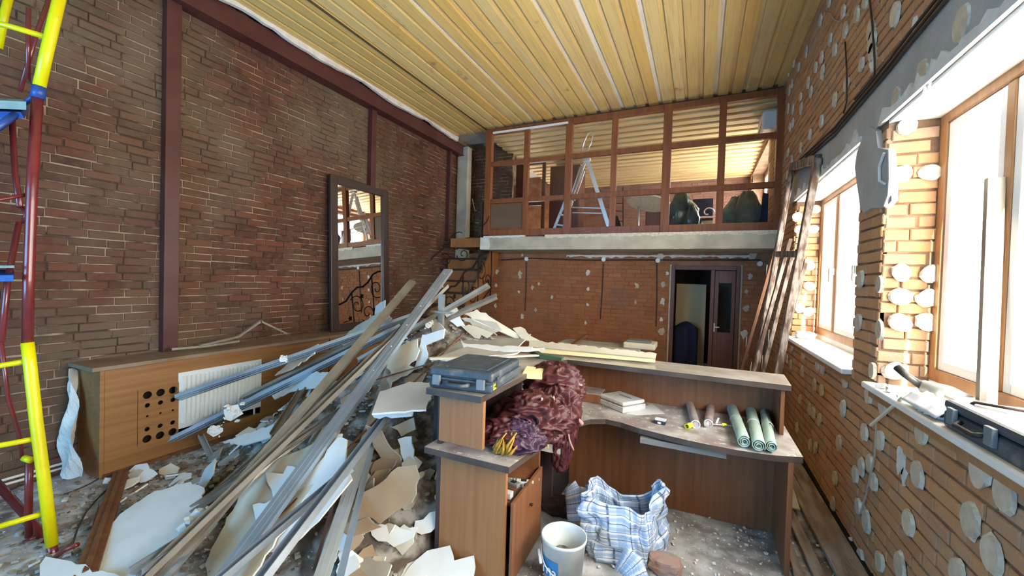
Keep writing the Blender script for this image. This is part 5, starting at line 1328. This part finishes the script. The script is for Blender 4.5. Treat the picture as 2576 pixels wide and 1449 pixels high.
gyp([(1180,870),(1220,868),(1340,872),(1290,890),(1120,905),(1100,898)], 'g', 'second dusty grey sheet lying over the counter corner', nrm=(.02,-.12,1), p0=pt(1230,885,y=3.1))
gyp([(1158,850),(1165,862),(1250,870),(1370,875),(1372,880),(1200,882),(1168,880)], 'w', 'long white wedge strip lying on the grey sheets', nrm=(0,-.35,1), p0=pt(1240,873,y=3.2))
gyp([(1128,770),(1150,775),(1158,800),(1172,822),(1150,822),(1128,805),(1118,790)], 'w', 'bluish white board scrap at the peak of the heap', nrm=(.3,-1,.3), y=3.6)
gyp([(1158,818),(1200,822),(1240,838),(1225,850),(1210,842),(1205,852),(1185,842)], 'c', 'cream torn board pieces right of the heap peak', nrm=(.2,-1,.4), y=3.6)
gyp([(1165,788),(1200,778),(1230,795),(1300,838),(1330,856),(1295,850),(1250,830),(1200,810)], 'c', 'long cream ragged strip along the right slope of the heap', nrm=(.4,-.8,.7), y=3.75)
gyp([(1290,825),(1310,822),(1345,850),(1400,872),(1470,885),(1430,890),(1350,868),(1310,850)], 'c', 'torn cream strip running down to the back ledge', nrm=(.2,-.6,.9), y=3.8)
gyp([(1160,800),(1250,812),(1262,830),(1240,838),(1190,820)], 'g', 'grey board end under the ragged cream strip', nrm=(.3,-.9,.4), y=3.7)
gyp([(838,880),(880,832),(930,800),(960,782),(965,800),(935,822),(900,850),(870,880)], 'c', 'long pale board scrap on the left shoulder of the heap', nrm=(-.5,-.8,.5), y=3.5)
gyp([(880,850),(925,805),(960,800),(940,830),(905,870)], 'g', 'dusty grey board piece on the left shoulder of the heap', nrm=(-.5,-.8,.5), y=3.45)
gyp([(945,770),(968,755),(965,790),(985,800),(960,830),(935,835)], 'w', 'crumpled white piece on the upper left of the heap', .14, (-.3,-1,.2))
gyp([(700,935),(760,885),(800,865),(790,890),(730,930),(690,945)], 'c', 'tan board sliver behind the left profiles', nrm=(-.3,-.8,.5), y=3.0)
gyp([(680,990),(740,950),(800,935),(835,940),(800,975),(730,985),(690,1005)], 'w', 'white dusty board piece on the left slope between profiles', nrm=(-.3,-.8,.6), y=2.9)
gyp([(560,1110),(640,1085),(690,1065),(680,1100),(610,1120)], 'w', 'dusty white board piece near the radiator foot', .05)
gyp([(312,1200),(340,1170),(370,1165),(395,1190),(365,1210),(330,1212)], 'w', 'folded white scrap on the floor before the oak cabinet', .06, (0,-.5,.9))
gyp([(400,1180),(430,1165),(450,1175),(440,1200),(415,1205)], 'c', 'small cream scrap on the floor before the cabinet', .05, (.2,-.5,.9))
gyp([(490,1240),(515,1180),(540,1155),(535,1190),(505,1235)], 'w', 'narrow white pointed scrap standing left of the profiles', .10, (-.4,-.8,.4))
gyp([(100,1420),(115,1400),(180,1412),(225,1430),(300,1449),(260,1475),(100,1475)], 'w', 'white block piece at the very bottom left corner', .10, (0,-.3,1), th=.04)
gyp([(1010,1455),(1045,1410),(1075,1385),(1132,1372),(1140,1395),(1142,1410),(1192,1397),(1190,1455)], 'w', 'white jagged plasterboard sheet at the foot of the counter end', .10, (.1,-.55,.8))
gyp([(1000,1460),(1020,1420),(1060,1400),(1100,1380),(1090,1420),(1060,1465)], 'w', 'thin white sheet under the jagged one', .06, (0,-.4,.9))
gyp([(930,1325),(960,1318),(1010,1330),(1050,1325),(1040,1350),(990,1375),(950,1360)], 'w', 'pale blue white board scrap below the brown slab', .06, (.1,-.6,.8))
gyp([(1045,1310),(1100,1285),(1102,1320),(1060,1345),(1040,1335)], 'w', 'pale scrap against the counter end panel', .06, (.2,-.8,.6))
gyp([(870,1449),(890,1420),(930,1400),(985,1420),(960,1470),(870,1470)], 'g', 'grey board fragment at the bottom edge left of the white sheet', .06, (0,-.5,.9))
gyp([(850,1395),(875,1375),(905,1420),(890,1460),(850,1455)], 'w', 'white board fragment at the bottom edge beside the steel profiles', .08, (0,-.5,.9))
gyp([(875,1449),(905,1428),(925,1449),(905,1465)], 'b', 'orange brown fragment at the bottom edge', .10, (0,-.5,.9))
# many small shards
rg = random.Random(77)
def shard(c, s, n, kind, lb, grp):
    n = V(n).normalized(); u = n.orthogonal().normalized(); w = n.cross(u); K = rg.choice((4,5,6,7)); a0 = rg.random()*6
    pts = [V(c)+(u*math.cos(a0+2*PI*k_/K)*rg.uniform(.5,1.3)+w*math.sin(a0+2*PI*k_/K)*rg.uniform(.4,.9))*s for k_ in range(K)]
    f, bck = GY[kind]
    obj('plasterboard_shard', MB().prism(pts, -n*.0125, 0, 1, 2), [M[f], M[bck], M['gyp_e']], label=lb, cat='plasterboard', group=grp)
zones = [((-4.4,-2.6,1.5,3.0), 55, 'loose broken plasterboard shard on the floor left of the heap', 'shards on the left floor'),
         ((-3.6,-1.7,2.2,4.6), 55, 'loose broken plasterboard shard on the slopes of the heap', 'shards on the heap'),
         ((-2.1,-1.5,1.75,2.5), 45, 'loose broken plasterboard shard at the foot of the counter end', 'shards by the counter end')]
for (a, b, c, d), n_, lb, grp in zones:
    for i in range(n_):
        x, y = rg.uniform(a, b), rg.uniform(c, d); p = V((x, y, hz(x, y)+rg.uniform(.01,.05)))
        nh = hnorm(p) + V((rg.uniform(-.6,.6), rg.uniform(-.8,.2), rg.uniform(-.2,.2)))
        shard(p, rg.uniform(.03,.12), nh, rg.choice('wccbbggg'), lb, grp)

# steel profiles
def prof(a, b, w=.06, h=.027, roll=0., lb=None, m='zinc', ya=None, yb=None, la_=.08, lb2=.08, kind='chan', screws=False, group=None, pa=None, pb=None):
    A = pa or (pt(*a, y=ya) if ya is not None else hs(*a, la_))
    B = pb or (pt(*b, y=yb) if yb is not None else hs(*b, lb2))
    if kind != 'bar': w *= 1.3; h *= 1.2
    if pa is None: A = A + V((0,0,.03 if ya is None else 0))
    if pb is None and yb is None: B = B + V((0,0,.07))
    if b[1] > 1440 and yb is None: B = A + (B-A)*1.14
    t = thing('steel_profile', B, lb, 'metal profile', group)
    mb = MB()
    if kind == 'chan':
        mb.chan(A, B, w, h, .002, roll)
        for o_ in (-.22, .22): mb.bar(A, B, w*.06, .0025, roll, 0, None, (w*o_, -h/2-.0018))
        mb.bar(A, B, w*.10, .002, roll, 0, None, (0, -h/2+.0018))
    elif kind == 'angle': mb.bar(A, B, w, .002, roll).bar(A, B, .002, h, roll, 0, None, (w/2, -h/2))
    else: mb.bar(A, B, w, h, roll)
    obj('channel', mb, M[m], t)
    if screws:
        _, _, S, U = MB().frame_of(A, B, None, roll)
        for k_ in range(6):
            c = A.lerp(B, .03+k_*.085) - U*(h/2+.001)
            obj('screw', MB().lathe(c-U*.001, [(0,-.004),(.006,-.003),(.006,0)], 8, U), M['white_paint'], t)
    return t
prof((1128,680),(590,1449), .080,.027, math.radians(180), 'long wide blue grey steel stud with screws crossing the heap', 'zinc', 3.9, None, 0,.10, screws=True)
prof((1038,708),(430,1455), .062,.027, math.radians(165), 'long steel channel with its end raised left of the heap peak', 'zinc_dust', 3.9, None, 0,.08)
prof((1122,720),(395,1449), .060,.027, math.radians(10), 'long open steel channel just below the screwed stud', 'zinc_dust', 3.75, None, 0,.11)
prof((1010,822),(308,1170), .085,.030, math.radians(30), 'long steel channel reaching down left over the cabinet front', 'zinc', 3.5, 1.95)
prof((1040,795),(448,1000), .080,.027, math.radians(30), 'steel channel reaching across the radiator', 'zinc', 3.6, 2.2)
prof((1230,718),(905,905), .060,.027, math.radians(20), 'steel channel poking up right of the heap, upper of two', 'zinc_dust', 3.7, 3.2)
prof((1250,745),(1060,830), .055,.027, math.radians(150), 'steel channel poking up right of the heap, lower of two', 'zinc_dust', 3.75, 3.5)
prof((1018,985),(690,1449), .055,.030, math.radians(25), 'dark steel channel with its open end beside the level white board', 'zinc', 2.72, None, 0,.36)
prof((980,930),(818,1455), .060,.027, math.radians(170), 'steep blue steel stud spattered with plaster', 'zinc', 3.0, None, 0,.14)
prof((975,960),(862,1455), .035,.025, math.radians(20), 'steep narrow steel angle beside the spattered stud', 'zinc', 2.9, None, 0,.14, kind='angle')
prof((880,1190),(600,1449), .045,.027, math.radians(10), 'dark steel channel lying low across the grey sheet', 'zinc', None, None, .34,.28)
prof((860,1040),(480,1310), .060,.027, math.radians(0), 'steel channel ending under the plaster lump', 'zinc_dust', None, None, .12,.12)
prof((820,1065),(505,1330), .030,.02, math.radians(20), 'thin steel angle beside the plaster lump', 'zinc_dust', None, None, .14,.13, kind='angle')
prof((500,1345),(362,1455), .060,.027, math.radians(0), 'shiny steel channel end at the bottom left', 'zinc', None, None, .14,.12)
prof((540,1330),(440,1460), .035,.025, math.radians(15), 'narrow shiny angle beside the channel end at the bottom left', 'zinc', None, None, .14,.12, kind='angle')
prof((760,985),(690,1110), .055,.02, math.radians(10), 'dark short channel crossing behind the long profiles', 'zinc_dust', None, None, .12,.08)
prof((860,870),(640,1000), .05,.027, math.radians(20), 'steel channel under the radiator crossing ones', 'zinc_dust', 3.4, 2.9)
prof((665,1045),(545,1082), .04,.02, 0, 'short dark trim at the cabinet foot', 'zinc_dust', None, None, .08,.08)
prof((505,1095),(528,1145), .035,.02, 0, 'short upright steel bit under the long left channel', 'zinc', 2.3, 2.25)
prof((1165,838),(700,1330), .014,.010, 0, 'thin tan wooden lath running down past the tool case', 'brown_wood', 3.3, None, 0,.16, kind='bar')
prof((930,905),(560,1250), .05,.027, math.radians(5), 'steel channel second layer behind the screwed stud', 'zinc_dust', None, None, .12,.12)
prof((900,860),(520,1060), .05,.027, math.radians(20), 'steel channel parallel to the long left one', 'zinc_dust', 3.35, None, 0,.12)
prof((1130,900),(930,960), .02,.012, 0, 'short tan lath left of the tool case', 'brown_wood', 2.9, 2.8, kind='bar')
prof((790,1449),(850,1250), .018,.018, 0, 'dark thin strip between the bottom blue profiles', 'frame_dark', None, None, .16,.16, kind='bar')
# upright channel pair at the peak
up_ = thing('steel_profile', (-2.3,3.7,1.3), 'short upright steel channel with a dark hollow face at the heap peak', 'metal profile')
obj('channel', MB().chan(pt(1112,740,y=3.5), pt(1108,832,y=3.5), .062, .03, .003, 0, .01, 0, (0,1,0)), M['zinc_dust'], up_)
obj('hollow_shade', MB().bar(pt(1112,745,y=3.52), pt(1108,830,y=3.52), .055, .004, 0, 0, (0,1,0)), M['black'], up_)  # black plate paints the shade in the channel's open side
obj('cross_piece', MB().bar(pt(1085,783,y=3.46), pt(1140,788,y=3.46), .04, .02), M['zinc_dust'], up_)
def lump(px, py, d, s, lb, seed, y=None):
    c = pt(px, py, y=y) if y else hs(px, py, d)
    rg = random.Random(seed); mb = MB()
    K = 9; n = -ray(px, py).normalized(); u = n.cross(V((0,0,1))).normalized(); w = u.cross(n)
    t = thing('plaster_lump', c, lb, 'plaster lump')
    obj('plate', MB().prism([c+(u*math.cos(2*PI*k_/K)*rg.uniform(.7,1.15)+w*math.sin(2*PI*k_/K)*rg.uniform(.6,1.0))*s for k_ in range(K)], -n*.012), M['gyp_w'], t)
    for i in range(14): chunk(mb, c+(u*rg.uniform(-1,1)+w*rg.uniform(-1,.9))*s*.95+n*.012, s*rg.uniform(.1,.28), rg)
    obj('crumbs', mb, M['gyp_e'], t, kind='stuff')
lump(585,1038,.0,.085,'white round plaster lump on the long left channel', 1, 2.35)
lump(500,1315,.20,.10,'white plaster lump with screw holes low on the profiles', 2)
lump(712,903,.0,.04,'small plaster lump on the channel over the radiator', 3, 2.7)
lump(1080,815,.10,.05,'greyish connector lump below the upright channel', 4)
lump(540,1085,.0,.06,'hanging torn plaster under the long left channel', 5, 2.25)
# brown wooden beam at lower left and a dark arched cable
bw = thing('door_jamb_piece', (-3.9,1.3,0), 'brown moulded wooden jamb piece lying on the floor at lower left', 'wood piece')
A, B = pt(305,1190,z=.06), pt(215,1449,z=.08)
obj('board', MB().bar(A, B, .10, .03), M['brown_wood'], bw, bevel=.004)
obj('bead', MB().bar(A+V((0,0,.02)), B+V((0,0,.02)), .03, .02), M['brown_wood'], bw, bevel=.006)
obj('splinter', MB().prism([plane_pt(a, b, pt(250,1350,z=.05), (0,0,1)) for a, b in ((250,1260),(245,1340),(228,1400),(205,1430),(215,1380))], (0,0,-.02)), M['brown_wood'], bw)
obj('loose_cable', MB().tube([pt(a, b, z=.02) for a, b in ((275,1225),(240,1260),(215,1290),(195,1330),(182,1370))], .006, 6), M['cable'], smooth=True, label='dark cable arching over the floor beside the brown jamb piece', cat='cable')
